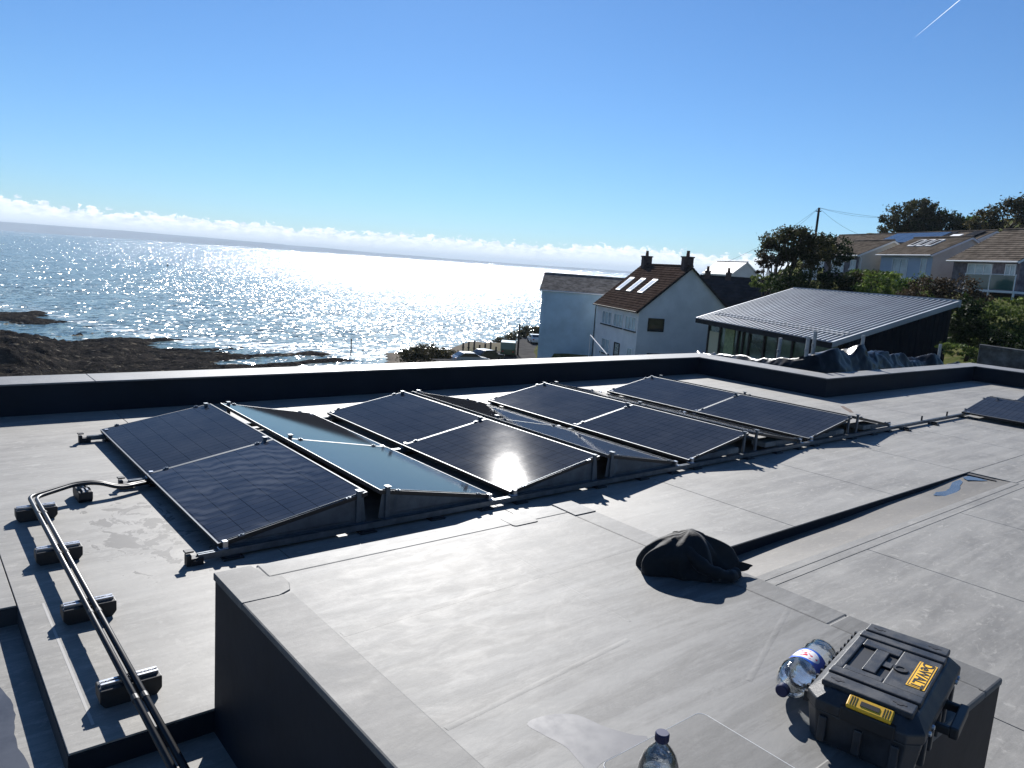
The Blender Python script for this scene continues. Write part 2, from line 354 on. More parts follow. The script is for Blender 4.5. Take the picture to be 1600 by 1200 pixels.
# ------------------------------------------------------------------ solar panels
PW, PL, TILT, ZL = 1.134, 1.8178, .1785, .10
X0, Y0, PITCHX, GAP = 1.6229, 4.8951, 2.5381, .1094
def glass_mat(name, dust, swirl, spec=.13, rough=.042, cell=(.025, .0265, .031)):
    m = bpy.data.materials.new(name); m.use_nodes = True; t = m.node_tree; b = t.nodes['Principled BSDF']
    ob = N(t, 'ShaderNodeTexCoord').outputs['Object']; s_ = N(t, 'ShaderNodeSeparateXYZ'); L(t, ob, s_.inputs[0])
    def lines(v, pitch, off, w):
        fr = M_(t, 'FRACT', M_(t, 'DIVIDE', M_(t, 'SUBTRACT', v, off), pitch)); d = M_(t, 'ABSOLUTE', M_(t, 'SUBTRACT', fr, .5))
        return SMOOTH(t, d, .5-w/pitch*1.3, .5-w/pitch*.6)
    lx = lines(s_.outputs[0], .182, .021, .0035); ly = lines(s_.outputs[1], .0905, .01, .0028); bus = lines(s_.outputs[0], .0182, .021, .0008)
    ln = M_(t, 'MAXIMUM', lx, ly)
    c = MIX(t, ln, cell, tuple(x*.12 for x in cell)); c = MIX(t, M_(t, 'MULTIPLY', bus, .25), c, (.05, .055, .06))
    pos = N(t, 'ShaderNodeNewGeometry').outputs['Position']
    n = N(t, 'ShaderNodeTexNoise'); n.inputs['Scale'].default_value = 2.2; n.inputs['Detail'].default_value = 8; n.inputs['Roughness'].default_value = .7; L(t, pos, n.inputs['Vector'])
    d = M_(t, 'MULTIPLY', SMOOTH(t, n.outputs[0], .35, .75), dust)
    if swirl:
        mp = N(t, 'ShaderNodeMapping'); mp.inputs['Location'].default_value = (-2.3, -5.75, 0); mp.inputs['Scale'].default_value = (1.9, 1.5, 1); L(t, pos, mp.inputs[0])
        wv = N(t, 'ShaderNodeTexWave', wave_type='RINGS', rings_direction='SPHERICAL'); wv.inputs['Scale'].default_value = 1.5
        wv.inputs['Distortion'].default_value = 11; wv.inputs['Detail'].default_value = 3.5; wv.inputs['Detail Scale'].default_value = .9; wv.inputs['Detail Roughness'].default_value = .55
        L(t, mp.outputs[0], wv.inputs['Vector'])
        n3 = N(t, 'ShaderNodeTexNoise'); n3.inputs['Scale'].default_value = 1.7; n3.inputs['Detail'].default_value = 3; L(t, pos, n3.inputs['Vector'])
        d = M_(t, 'ADD', d, M_(t, 'MULTIPLY', M_(t, 'MULTIPLY', wv.outputs[0], SMOOTH(t, n3.outputs[0], .35, .65)), swirl))
    c = MIX(t, d, c, (.30, .31, .33)); L(t, c, b.inputs['Base Color'])
    L(t, M_(t, 'ADD', M_(t, 'MULTIPLY', d, .25), rough), b.inputs['Roughness'])
    b.inputs['Specular IOR Level'].default_value = spec
    n2 = N(t, 'ShaderNodeTexNoise'); n2.inputs['Scale'].default_value = 420; n2.inputs['Detail'].default_value = 2; L(t, pos, n2.inputs['Vector'])
    bp = N(t, 'ShaderNodeBump'); bp.inputs['Strength'].default_value = .035; bp.inputs['Distance'].default_value = .001
    L(t, M_(t, 'ADD', n2.outputs[0], M_(t, 'MULTIPLY', ln, -.4)), bp.inputs['Height']); L(t, bp.outputs[0], b.inputs['Normal'])
    return m
m_glass = glass_mat('solar_glass', .03, 0, .2); m_glassf = glass_mat('sky_tint_solar_glass', .05, 0, .022, .06, (.024, .030, .044)); m_glassd = glass_mat('dusty_solar_glass', .05, .15, .06, .05, (.022, .029, .046))  # left slopes: navy cells stand in for sky reflection, specular cut against glint
FT = .032
mb = MB(); fwid = .010
glare_lip = .0025  # pale top strip standing in for glare along the black frame edges
for m_i, z0_, z1_, e_ in ((0, -FT, -glare_lip, 0.0), (1, -glare_lip+.0002, 0, .0006)):
    mb.m = m_i
    mb.box(-e_, PW+e_, -e_, fwid, z0_, z1_); mb.box(-e_, PW+e_, PL-fwid, PL+e_, z0_, z1_); mb.box(-e_, fwid, fwid, PL-fwid, z0_, z1_); mb.box(PW-fwid, PW+e_, fwid, PL-fwid, z0_, z1_)
me_frame = mb.mesh('panel_frame', [mat('black_anodised', (.014, .014, .016), .4), m_alu])
mb = MB(); mb.box(fwid-.001, PW-fwid+.001, fwid-.001, PL-fwid+.001, -.008, -.0018); me_glass = mb.mesh('panel_glass', m_glass)
me_glassd = mb.mesh('panel_glass_dusty', m_glassd); me_glassf = mb.mesh('panel_glass_sky_tint', m_glassf)
mb = MB(); mb.box(fwid, PW-fwid, fwid, PL-fwid, -.010, -.0085); me_back = mb.mesh('panel_backsheet', mat('black_backsheet', (.015, .015, .016), .5))
mb = MB(); mb.box(-.021, .021, -.013, .013, -.006, .006); mb.box(-.007, .007, -.007, .007, .006, .012); me_clamp = mb.mesh('panel_clamp', m_rail, bevel=.002, seg=1)
def panel(x, y, z, side, label, dusty=False, clamps=(0, 1)):
    root = empty('solar_panel', (x, y, z), label=label, cat='solar panel', group='solar panels on the flat roof')
    ry = -TILT if side == 'L' else TILT
    root.rotation_euler = (0, ry, 0)
    link('glass', me_glassd if dusty else me_glassf if side == 'L' else me_glass, root); link('frame', me_frame, root); link('backsheet', me_back, root)
    for yy in clamps:
        for xx in (.16, PW-.16): link('clamp', me_clamp, root, (xx, -.005 if yy == 0 else PL+.005, .004))
    return root
rown = ['first row from the left', 'second row from the left', 'third row from the left', 'fourth row from the left']
cw, sw = PW*math.cos(TILT), PW*math.sin(TILT)
for k in range(4):
    xa = X0+k*PITCHX
    for j, nm in ((0, 'near'), (1, 'far')):
        y = Y0+j*(PL+.01)
        lab = f'{nm} left-sloping dark panel in the {rown[k]}'
        if k == 0 and j == 0: lab = 'dark solar panel with swirling dusty wash marks, nearest the conduit corner'
        if k == 1 and j == 0: lab = 'near left-sloping panel with the bright sun glint, second row from the left'
        panel(xa, y, ZL, 'L', lab, dusty=(k == 0 and j == 0), clamps=(0, 1) if j == 0 else (1,))
        lab = f'{nm} right-sloping panel of the {rown[k]}' + (', reflecting pale blue sky' if k == 0 else '')
        panel(xa+cw+GAP, y, ZL+sw, 'R', lab, clamps=(0, 1) if j == 0 else (1,))
RX = 14.3
for kk in range(2):
    for j in range(2):
        lab = [['dark panel at the right edge of the photo, beyond the connecting rail', 'nearer panel of the right hand array, mostly outside the frame'],
               ['partly hidden panel behind the right edge panel', 'nearer panel of the back row in the right hand array']][kk][j]
        if kk == 1 and j == 1: continue
        panel(RX+kk*PITCHX, Y0-PL-.02-j*(PL+.01), ZL, 'L', lab)
        if kk == 0 and j == 0: panel(RX+cw+GAP, Y0-PL-.02, ZL+sw, 'R', 'right-sloping panel behind the one at the right edge')

# mounting frames under each row
YS = [Y0+.10, Y0+PL+.005, Y0+2*PL-.09]
def side_plate(w, h0, h1, flip):
    # pressed sheet: outline with a raised ribbed field
    mb = MB(); n = 1
    def P(a, b): return (w-a if flip else a, 0, b)
    out = [(.0, .0), (w, .0), (w-.03, h1), (0.0, h0)]
    for yy in (0,):
        vs = [P(a, b) for a, b in out]; vs2 = [(x, .003, z) for x, _, z in vs]
        mb.add(vs+vs2, [(0, 1, 2, 3), (7, 6, 5, 4), (0, 4, 5, 1), (1, 5, 6, 2), (2, 6, 7, 3), (3, 7, 4, 0)])
    # raised panel
    ins = [(.16, .018), (w-.12, .018), (w-.14, h1-.05), (.24, h0*.55+.02)]
    vs = [P(a, b) for a, b in ins]; c = [sum(v[0] for v in vs)/4, sum(v[2] for v in vs)/4]
    vi = [(c[0]+(v[0]-c[0])*.94, -.008, c[1]+(v[2]-c[1])*.84) for v in vs]
    mb.add([(v[0], -.0004, v[2]) for v in vs]+vi, [(4, 5, 6, 7)]+[(i, (i+1) % 4, 4+(i+1) % 4, 4+i) for i in range(4)])
    # foot flange
    mb.box(0.02, w-.02, -.03, 0, -.004, 0)
    return mb.mesh('side_plate', m_plate)
me_plL = side_plate(cw-.02, .04, sw+.035, False); me_plR = side_plate(cw-.02, .04, sw+.035, True)
mb = MB(); mb.box(-.03, .03, -.03, .03, 0, .008); mb.box(-.018, .018, -.012, .012, .008, sw+.055); mb.box(-.022, .022, -.03, .03, sw+.055, sw+.062)
me_post = mb.mesh('ridge_post', m_plate, bevel=.002, seg=1)
mb = MB(); mb.box(-.03, .03, -.03, .03, 0, .006); mb.box(-.004, .03, -.02, .02, .006, .05); me_lowb = mb.mesh('low_bracket', m_galv, bevel=.002, seg=1)
mb = MB(); mb.box(-.07, .07, -.06, .06, 0, .014); mb.box(-.05, .05, -.045, .045, .014, .022); me_pad = mb.mesh('rubber_pad', m_black, bevel=.003, seg=1)
mb = MB(); mb.box(-.05, .03, -.035, .035, .0, .05); mb.box(-.075, -.045, -.03, .03, 0, .075); mb.box(-.04, .0, -.05, -.035, .03, .04); mb.box(-.085, -.03, -.028, .028, .090, .101)
me_end = mb.mesh('rail_end_foot', m_black, bevel=.003, seg=1)
def rail_mesh(ln):
    mb = MB(); mb.box(0, ln, -.02, .02, .022, .026); mb.box(0, ln, -.02, -.016, .026, .062); mb.box(0, ln, .016, .02, .026, .062); mb.box(0, ln, -.02, -.007, .062, .066); mb.box(0, ln, .007, .02, .062, .066)
    return mb.mesh('base_rail', m_rail)
me_railr = rail_mesh(PITCHX-.003); me_rail0 = rail_mesh(PITCHX+.14)
for k in range(4):
    xa = X0+k*PITCHX
    fr = empty('mounting_frame', (xa, Y0, 0), label=['galvanised mounting frame with pressed side plates under the leftmost panel row', 'mounting frame with pressed side plates under the second panel row from the left',
          'open ended mounting frame under the third panel row from the left', 'open ended mounting frame under the rightmost full panel row'][k], cat='mounting frame', group='mounting frames of the panel rows')
    for i, yy in enumerate(YS):
        y = yy-Y0 if i else -.03
        link('base_rail', me_rail0 if k == 0 else me_railr, fr, (-.14 if k == 0 else 0, y, 0))
        for px in (.08, cw-.02, cw+GAP+.5, 2*cw): link('rubber_pad', me_pad, fr, (px, y, 0))
        link('ridge_post', me_post, fr, (cw-.07, y+.035, .06)); link('ridge_post', me_post, fr, (cw+GAP+.07, y+.035, .06))
        link('low_bracket', me_lowb, fr, (.03, y+.02, .066)); link('low_bracket', me_lowb, fr, (2*cw+GAP-.03, y+.02, .066), (0, 0, math.pi))
        if k == 0: link('rail_end_foot', me_end, fr, (-.14, y, 0))
    if k < 2:
        link('side_plate', me_plL, fr, (.02, .012, .068)); link('side_plate', me_plR, fr, (cw+GAP, .012, .068))
    else:
        for fx, fl in ((.02, 0), (cw+GAP+.45, 0)):
            mb = MB(); mb.box(0, .62, 0, .003, 0, .06); mb.build('wind_strip', m_plate, fr, loc=(fx+.1, .012, .066))
# ballast slabs inside the open rows
mb = MB(); mb.box(-.2, .2, -.1, .1, 0, .065); me_slab = mb.mesh('ballast_slab', m_conc, bevel=.006, seg=1)
bl = ['beneath the third row, under its left slope', 'beneath the third row, under its right slope', 'beneath the fourth row, under its left slope', 'beneath the fourth row, under its right slope']
for i, (k, dx) in enumerate(((2, .78), (2, 1.75), (3, .78), (3, 1.75))):
    link('ballast_slab', me_slab, None, (X0+k*PITCHX+dx, Y0+.12, .067), None, label='grey concrete ballast slab '+bl[i], cat='ballast', group='ballast slabs on the mounting rails')
xr = X0+4*PITCHX-.003
cr = empty('connecting_rail', (xr, Y0-.03, 0), label='long metal rail linking the main panel rows to the right hand array', cat='rail')
link('base_rail', rail_mesh(RX+.3-xr), cr)
for px in (.2, 1.3, 2.5): link('rubber_pad', me_pad, cr, (px, 0, 0))
mb = MB(); mb.box(-.03, .03, -.003, .003, .06, .135); me_tab = mb.mesh('upright_tab', m_black)
for px in (.95, 1.95): link('upright_tab', me_tab, cr, (px, .03, 0))
mb = MB(); mb.box(-.05, .05, -.12, .02, .0, .02); mb.box(-.015, .015, -.10, -.02, .02, .05); me_cl = mb.mesh('rail_clip', m_black, bevel=.002, seg=1)
for px in (.12, 1.15): link('rail_clip', me_cl, cr, (px, -.03, 0))
fr = empty('mounting_frame', (RX, Y0-.03, 0), label='mounting frame under the array at the right edge', cat='mounting frame', group='mounting frames of the panel rows')
for yy in (-.18, -1.8, -3.6):
    link('base_rail', me_railr, fr, (0.31, yy, 0)); link('ridge_post', me_post, fr, (cw-.07, yy, .06)); link('low_bracket', me_lowb, fr, (.03, yy+.1, .06)); link('rubber_pad', me_pad, fr, (.05, yy, 0))

# ------------------------------------------------------------------ cable conduit on rubber supports
co = empty('cable_conduit', (.74, 4.3, 0), label='pair of black conduit pipes running along the left side of the roof', cat='conduit')
def bez(pts, n=6, r_=.07):
    pts = [Vector(p) for p in pts]; out = [pts[0]]
    for i in range(1, len(pts)-1):
        a = pts[i]+(pts[i-1]-pts[i]).normalized()*r_; b = pts[i]+(pts[i+1]-pts[i]).normalized()*r_
        for k in range(n+1): t_ = k/n; out.append(a*(1-t_)**2+pts[i]*2*t_*(1-t_)+b*t_*t_)
    return out+[pts[-1]]
for dx, dy in ((0, .033), (.038, -.006)):
    pts = [(.744+dx, 1.03, .119), (.734+dx, 6.38+dy, .119), (1.058, 6.58+dy, .123), (1.222, 6.58+dy, .120), (1.38, 6.53+dy, .065), (1.62, 6.63+dy, .055)]
    pts = [(x-.74, y-4.3, z) for x, y, z in pts]
    mb = MB(); mb.tube(bez(pts), .0148, 12); pipe = mb.build('pipe', m_pvc, co, smooth=True)
    for y in (5.98, 5.14, 4.21, 3.27, 2.6):
        mb = MB(); mb.tube([(.739+dx-.74, y-4.3-.02, .119), (.739+dx-.74, y-4.3+.02, .119)], .0165, 12); mb.build('coupling', m_black, pipe, smooth=False)
mb = MB(); mb.prism([(-.108, 0), (.108, 0), (.13, .028), (.13, .088), (-.13, .088), (-.13, .028)], -.05, .05, Matrix.Rotation(math.pi/2, 4, 'X'))
me_sb = mb.mesh('rubber_block', m_black, bevel=.005)
mb = MB(); mb.box(-.12, .12, -.021, .021, .087, .090); mb.box(-.12, .12, -.021, -.018, .090, .101); mb.box(-.12, .12, .018, .021, .090, .101); mb.box(-.12, .12, -.021, -.008, .101, .104); mb.box(-.12, .12, .008, .021, .101, .104)
me_ch = mb.mesh('strut_channel', m_galv)
sup = [(.767, 3.505, 0, 'nearest the camera, by the roof edge'), (.767, 4.415, 0, 'second from the roof edge'), (.763, 5.34, 0, 'third from the roof edge'), (.757, 6.24, 0, 'at the bend of the pipes'), (1.118, 6.58, 90, 'between the bend and the panels')]
for x, y, a, lab in sup:
    s_ = empty('conduit_support', (x, y, 0), R(a), label='black rubber conduit support with steel channel, '+lab, cat='pipe support', group='rubber supports under the conduit')
    link('rubber_block', me_sb, s_); link('strut_channel', me_ch, s_)

# ------------------------------------------------------------------ crumpled jacket on the plinth edge
def jacket():
    nu, nv = 110, 56; vs = []; fs = []
    for j in range(nv+1):
        v = j/nv; th = v*math.pi*.5
        for i in range(nu):
            u = 2*math.pi*i/nu
            rr = math.sin(th)**.88 if j else 0; zz = math.cos(th)**.95 if j < nv else 0
            a = 1+.10*math.sin(2*u+.6)+.07*math.sin(5*u+2)+.05*math.sin(9*u)
            x, y, z = .245*rr*math.cos(u)*a, .17*rr*math.sin(u)*a, .185*zz
            p = Vector((x*5.5, y*8, z*6))
            ridge = 1-abs(mnoise.noise(p*.9+Vector((2.2, 1, 4)))*2); ridge2 = 1-abs(mnoise.noise(p*2.1+Vector((9, 4, 1)))*2)
            fold = math.sin(6*u+2.5*mnoise.noise(p*.8)+3*v)*min(1, v*1.6)*.045+math.sin(13*u+4*mnoise.noise(p*1.1)+5*v)*min(1, v*1.4)*.018; f = 1+.13*(ridge-.6)+1.35*fold+.015*(ridge2-.6)
            z2 = z*(1+.15*(ridge-.6)+1.3*fold) + .02*max(0, 1-((x-.02)/.07)**2)*zz
            vs.append((x*f, y*f, max(z2, 0.0)))
    for j in range(nv):
        for i in range(nu):
            a, b = j*nu+i, j*nu+(i+1) % nu; fs.append((a, b, b+nu, a+nu))
    mb = MB(); mb.add(vs, fs)
    # an upturned collar flap and a loose sleeve end
    def flap(c, w, h, ang, lean, curl):
        n, m_ = 10, 5; vv = []; ff = []
        for i in range(n+1):
            for j in range(m_+1):
                s = (i/n-.5); t_ = j/m_
                x = s*w; y = lean*t_*h + curl*s*s; z = t_*h*(1-1.6*s*s)+.006*math.sin(i*1.9+j)
                vv.append(Matrix.Rotation(ang, 3, 'Z') @ Vector((x, y, z)) + Vector(c))
        for i in range(n):
            for j in range(m_): a = i*(m_+1)+j; ff.append((a, a+m_+1, a+m_+2, a+1))
        mb.add(vv, ff)
    flap((.01, .03, .155), .11, .035, .3, .35, .3); flap((.06, .02, .145), .08, .04, -.4, -.2, .4); flap((.20, -.03, .02), .14, .05, -1.0, .8, .5)
    def sleeve(pts, rad):
        P = [Vector(p) for p in pts]; n = 26; q = []
        for i in range(n+1):
            t_ = i/n*(len(P)-1); k = min(int(t_), len(P)-2); f_ = t_-k; p0, p1, p2, p3 = P[max(k-1, 0)], P[k], P[k+1], P[min(k+2, len(P)-1)]
            q.append(.5*((2*p1)+(p2-p0)*f_+(2*p0-5*p1+4*p2-p3)*f_*f_+(3*p1-p0-3*p2+p3)*f_**3))
        b0 = len(mb.v); mb.tube(q, [rad*(1+.12*math.sin(i*1.3)+.08*math.sin(i*2.9))*(1-.25*i/n) for i in range(n+1)], 14)
        for i in range(b0, len(mb.v)): x, y, z = mb.v[i]; mb.v[i] = (x+.004*mnoise.noise(Vector((x*40, y*40, z*40))), y, max(z, .002))
    sleeve([(-.10, -.02, .15), (-.02, -.10, .12), (.08, -.155, .06), (.19, -.15, .03), (.255, -.09, .028)], .042)
    sleeve([(.02, .06, .165), (.10, .04, .15), (.18, .02, .09), (.235, .03, .03)], .036)
    cloth = mat('black_fabric', (.006, .006, .0065), .75, var=.3, vscale=30, bump=.25, bscale=120, spec=.35, world=False, bdist=.004)
    cloth.node_tree.nodes['Principled BSDF'].inputs['Sheen Weight'].default_value = .10
    o = mb.build('jacket', cloth, None, smooth=True, loc=(2.985, 2.13, PZ+.003), rot=(0, 0, R(-38)), 
                 label='crumpled black jacket lying on the edge of the grey roof block', cat='jacket')
    o.scale = (.90, .88, .94)
    ms = o.modifiers.new('sub', 'SUBSURF'); ms.levels = 1; ms.render_levels = 1
    return o
jacket()

# ------------------------------------------------------------------ tool case
m_tool = mat('charcoal_plastic', (.022, .024, .028), .48, var=.35, vscale=14, bump=.25, bscale=260, world=False, bdist=.003, rvar=.2)
m_tdark = mat('black_plastic', (.010, .010, .011), .5, world=False)
m_yel = mat('yellow_plastic', (.78, .44, .03), .42, var=.12, vscale=25, world=False)
TL, TW, THH = .60, .32, .172
tb = empty('tool_case', (2.535, .955, PZ+.003), R(10.5), label='charcoal plastic tool case with yellow latches on the roof block corner', cat='tool case'); tb.scale = (1.04, 1.04, 1.16)
def octo(l, w, c): return [(-l/2+c, -w/2), (l/2-c, -w/2), (l/2, -w/2+c), (l/2, w/2-c), (l/2-c, w/2), (-l/2+c, w/2), (-l/2, w/2-c), (-l/2, -w/2+c)]
mb = MB(); a = octo(TL-.03, TW-.03, .03); b = octo(TL, TW, .035)
mb.add([(x, y, .0) for x, y in a]+[(x, y, .098) for x, y in b], [tuple(range(7, -1, -1)), tuple(range(8, 16))]+[(i, (i+1) % 8, 8+(i+1) % 8, 8+i) for i in range(8)])
for x in (-.2, -.1, 0, .1, .2): mb.box(x-.012, x+.012, -TW/2-.004, -TW/2+.03, .012, .088)
for y in (-.1, 0, .1): mb.box(-TL/2-.006, -TL/2+.03, y-.012, y+.012, .012, .085); mb.box(TL/2-.03, TL/2+.006, y-.012, y+.012, .012, .085)
body = mb.build('case_body', m_tool, tb, bevel=.004)
mb = MB(); a = octo(TL+.012, TW+.012, .04); b = octo(TL+.012, TW+.012, .04); c = octo(TL-.05, TW-.05, .04)
mb.add([(x, y, .1) for x, y in a]+[(x, y, .128) for x, y in b]+[(x, y, .158) for x, y in c],
       [tuple(range(7, -1, -1)), tuple(range(16, 24))]+[(i+o, (i+1) % 8+o, 8+(i+1) % 8+o, 8+i+o) for o in (0, 8) for i in range(8)])
lid = mb.build('lid', m_tool, tb, bevel=.004)
mb = MB()
for s_ in (-1, 1):
    x0_, x1_ = sorted((s_*.205, s_*.268)); mb.box(x0_, x1_, -.128, .128, .154, THH)
    x0_, x1_ = sorted((s_*.145, s_*.19)); mb.box(x0_, x1_, -.132, .132, .154, THH)
mb.box(-.14, .14, -.13, -.012, .154, THH-.004); mb.box(-.14, .14, .105, .132, .154, THH-.004); mb.box(-.14, -.105, -.012, .105, .154, THH-.004); mb.box(.085, .14, -.012, .105, .154, THH-.004)
mb.build('lid_rib', m_tool, lid, bevel=.004)
mb = MB(); mb.box(-.104, .084, -.011, .104, .1565, .1595); mb.build('handle_recess', m_tdark, lid)
mb = MB(); mb.box(-.10, .08, .018, .058, .161, THH-.002); mb.box(-.02, .02, -.01, .02, .161, THH-.006); mb.build('top_handle', m_tool, lid, bevel=.005)
mb = MB(); mb.lathe([(.022, 0), (.022, .004), (.014, .004), (.012, .001)], 20, Matrix.Translation((-.01, -.035, THH-.0035))); mb.build('round_boss', m_tdark, lid)
for sx in (-1, 1):
    for y in (-.085, .09):
        mb = MB(); mb.prism(rpoly(-.011, .011, -.009, .009, .007, 3), 0, .0012, Matrix.Translation((sx*.236, y, THH))); mb.prism(rpoly(-.004, .004, -.02, .02, .003, 3), 0, .0010, Matrix.Translation((sx*.236, y, THH)))
        mb.build('socket_shade', m_tdark, lid)  # raised black discs paint the shade inside the slot recesses
    # side latch
    Mx = Matrix.Translation((sx*.290, -.02, .150)) @ Matrix.Rotation(sx*R(24), 4, 'Y')
    mb = MB(); mb.box(-.020, .020, -.062, .062, -.006, .007, Mx); la = mb.build('side_latch', m_yel, tb, bevel=.003)
    mb = MB(); mb.box(-.008, .008, -.026, .026, .0065, .0085, Mx)
    for yy in (-.052, -.045, -.038, .038, .045, .052): mb.box(-.015, .015, yy-.0012, yy+.0012, .0065, .0078, Mx)
    mb.build('latch_slot', m_tdark, la)
    Mx2 = Matrix.Translation((sx*.300, -.02, .118)); mb = MB(); mb.box(-.012, .012, -.075, .075, -.02, .02, Mx2); mb.build('latch_housing', m_tdark, tb, bevel=.004)
# hinge teeth
for i in range(26):
    x = -.26+.52*i/25; mb = MB(); mb.box(x-.006, x+.006, TW/2, TW/2+.014, .09, .128 if i % 2 else .118); mb.build('hinge_tooth', m_tdark, tb)
# bail handle and metal catches at the front
mb = MB(); mb.box(-.10, -.08, -TW/2-.045, -TW/2+.01, .07, .095); mb.box(.06, .08, -TW/2-.045, -TW/2+.01, .07, .095); mb.box(-.10, .08, -TW/2-.066, -TW/2-.04, .066, .099)
mb.build('bail_handle', m_tdark, tb, bevel=.005)
for x in (-.215, -.17, .18, .215):
    mb = MB(); mb.lathe([(.007, 0), (.007, .006), (.004, .008)], 12, Matrix.Translation((x, -TW/2-.006, .112)) @ Matrix.Rotation(R(90), 4, 'X')); mb.build('steel_pin', m_galv, tb)
# maker's plate with lettering
Mp = Matrix.Translation((.0, -.095, THH-.0035)) @ Matrix.Rotation(math.pi, 4, 'Z')
mb = MB(); mb.box(-.098, .098, -.026, .026, 0, .0012, Mp); plate = mb.build('name_plate', m_yel, lid)
mb = MB(); mb.box(-.094, .094, -.0225, .0225, .0012, .0015, Mp); pl2 = mb.build('plate_border', m_tdark, plate)
mb = MB(); mb.box(-.091, .091, -.0195, .0195, .0015, .0019, Mp); mb.build('plate_field', m_yel, pl2)
def text_mesh(body_, size, m):
    cu = bpy.data.curves.new('lettering', 'FONT'); cu.body = body_; cu.size = size; cu.align_x = 'CENTER'; cu.align_y = 'CENTER'; cu.extrude = .0004; cu.offset = size*.018
    to = bpy.data.objects.new('lettering', cu); C.objects.link(to); bpy.context.view_layer.update()
    me = bpy.data.meshes.new_from_object(to.evaluated_get(bpy.context.evaluated_depsgraph_get())); bpy.data.objects.remove(to)
    me.materials.clear(); me.materials.append(m); return me
tx = link('lettering', text_mesh('DeWALT', .045, m_tdark), plate)
tx.matrix_local = Mp @ Matrix.Translation((0, 0, .0024)) @ Matrix.Diagonal((1.08, 1, 1, 1))

# ------------------------------------------------------------------ bottles
def clear_mat():
    m = bpy.data.materials.new('clear_plastic'); m.use_nodes = True; t = m.node_tree; t.nodes.clear()
    out = N(t, 'ShaderNodeOutputMaterial'); tr = N(t, 'ShaderNodeBsdfTransparent'); tr.inputs[0].default_value = (.93, .95, .96, 1)
    gl = N(t, 'ShaderNodeBsdfGlossy'); gl.inputs['Roughness'].default_value = .06; fr = N(t, 'ShaderNodeFresnel'); fr.inputs[0].default_value = 1.7
    n = N(t, 'ShaderNodeTexNoise'); n.inputs['Scale'].default_value = 38; n.inputs['Detail'].default_value = 3
    L(t, N(t, 'ShaderNodeTexCoord').outputs['Object'], n.inputs['Vector'])
    bp = N(t, 'ShaderNodeBump'); bp.inputs['Strength'].default_value = .5; bp.inputs['Distance'].default_value = .006; L(t, n.outputs[0], bp.inputs['Height'])
    L(t, bp.outputs[0], gl.inputs['Normal']); L(t, bp.outputs[0], fr.inputs['Normal'])
    df = N(t, 'ShaderNodeBsdfTranslucent'); df.inputs[0].default_value = (.8, .85, .88, 1)
    mx0 = N(t, 'ShaderNodeMixShader'); mx0.inputs[0].default_value = .13; L(t, tr.outputs[0], mx0.inputs[1]); L(t, df.outputs[0], mx0.inputs[2])
    mx = N(t, 'ShaderNodeMixShader'); L(t, M_(t, 'MULTIPLY', fr.outputs[0], 1.3, clamp=True), mx.inputs[0]); L(t, mx0.outputs[0], mx.inputs[1]); L(t, gl.outputs[0], mx.inputs[2]); L(t, mx.outputs[0], out.inputs[0])
    return m
m_clear = clear_mat()
m_water = bpy.data.materials.new('drinking_water'); m_water.use_nodes = True
b_ = m_water.node_tree.nodes['Principled BSDF']; b_.inputs['Transmission Weight'].default_value = 1; b_.inputs['Roughness'].default_value = .02; b_.inputs['IOR'].default_value = 1.33; b_.inputs['Base Color'].default_value = (.97, .98, 1, 1)
m_cap = mat('navy_cap', (.008, .012, .06), .42)
def label_mat():
    m = bpy.data.materials.new('bottle_label_print'); m.use_nodes = True; t = m.node_tree; b = t.nodes['Principled BSDF']; b.inputs['Roughness'].default_value = .35
    s_ = N(t, 'ShaderNodeSeparateXYZ'); L(t, N(t, 'ShaderNodeTexCoord').outputs['Object'], s_.inputs[0])
    an = M_(t, 'ARCTAN2', s_.outputs[1], s_.outputs[0]); z = M_(t, 'SUBTRACT', s_.outputs[2], .145)
    d = M_(t, 'ADD', M_(t, 'POWER', M_(t, 'DIVIDE', an, .85), 2.0), M_(t, 'POWER', M_(t, 'DIVIDE', z, .030), 2.0))
    oval = SMOOTH(t, d, 1.05, .95)
    v = N(t, 'ShaderNodeTexVoronoi'); v.inputs['Scale'].default_value = 85; L(t, N(t, 'ShaderNodeTexCoord').outputs['Object'], v.inputs['Vector'])
    red = M_(t, 'MULTIPLY', SMOOTH(t, d, .75, .6), SMOOTH(t, v.outputs[0], .50, .32))
    c = MIX(t, oval, (.01, .09, .50), (.8, .8, .8)); c = MIX(t, red, c, (.62, .02, .04)); L(t, c, b.inputs['Base Color']); return m
m_lab = label_mat()
PROF = [(.012, 0), (.036, .002), (.047, .010), (.050, .024), (.048, .045), (.0505, .06), (.0475, .075), (.0505, .09), (.0488, .105), (.0490, .185), (.0515, .195), (.0515, .215), (.048, .235), (.040, .258), (.028, .277), (.0165, .290), (.0135, .298), (.0135, .306)]
def bottle(loc, rot, label, printed, fill):
    r_ = empty('water_bottle', loc, 0, label=label, cat='bottle'); r_.rotation_euler = rot
    mb = MB(); mb.lathe(PROF, 40, cap=True); sh = mb.build('bottle_shell', m_clear, r_, smooth=True)
    mb = MB(); mb.lathe([(.0165, .298), (.0172, .300), (.0172, .318), (.0155, .3205), (.004, .3205)], 28); cp = mb.build('cap', m_cap, r_, bevel=0)
    mb = MB()
    for i in range(28):
        a = 2*math.pi*i/28; mb.box(.0170, .0178, -.0009, .0009, .301, .317, Matrix.Rotation(a, 4, 'Z'))
    mb.build('cap_ridges', m_cap, cp)
    if printed: mb = MB(); mb.lathe([(.0496, .107), (.0497, .184)], 48, cap=False); mb.build('label', m_lab, r_, smooth=True)
    if fill: mb = MB(); mb.lathe([(r*.97, z) for r, z in PROF if z < fill]+[(.045, fill)], 40); mb.build('water', m_water, r_, smooth=True)
    return r_
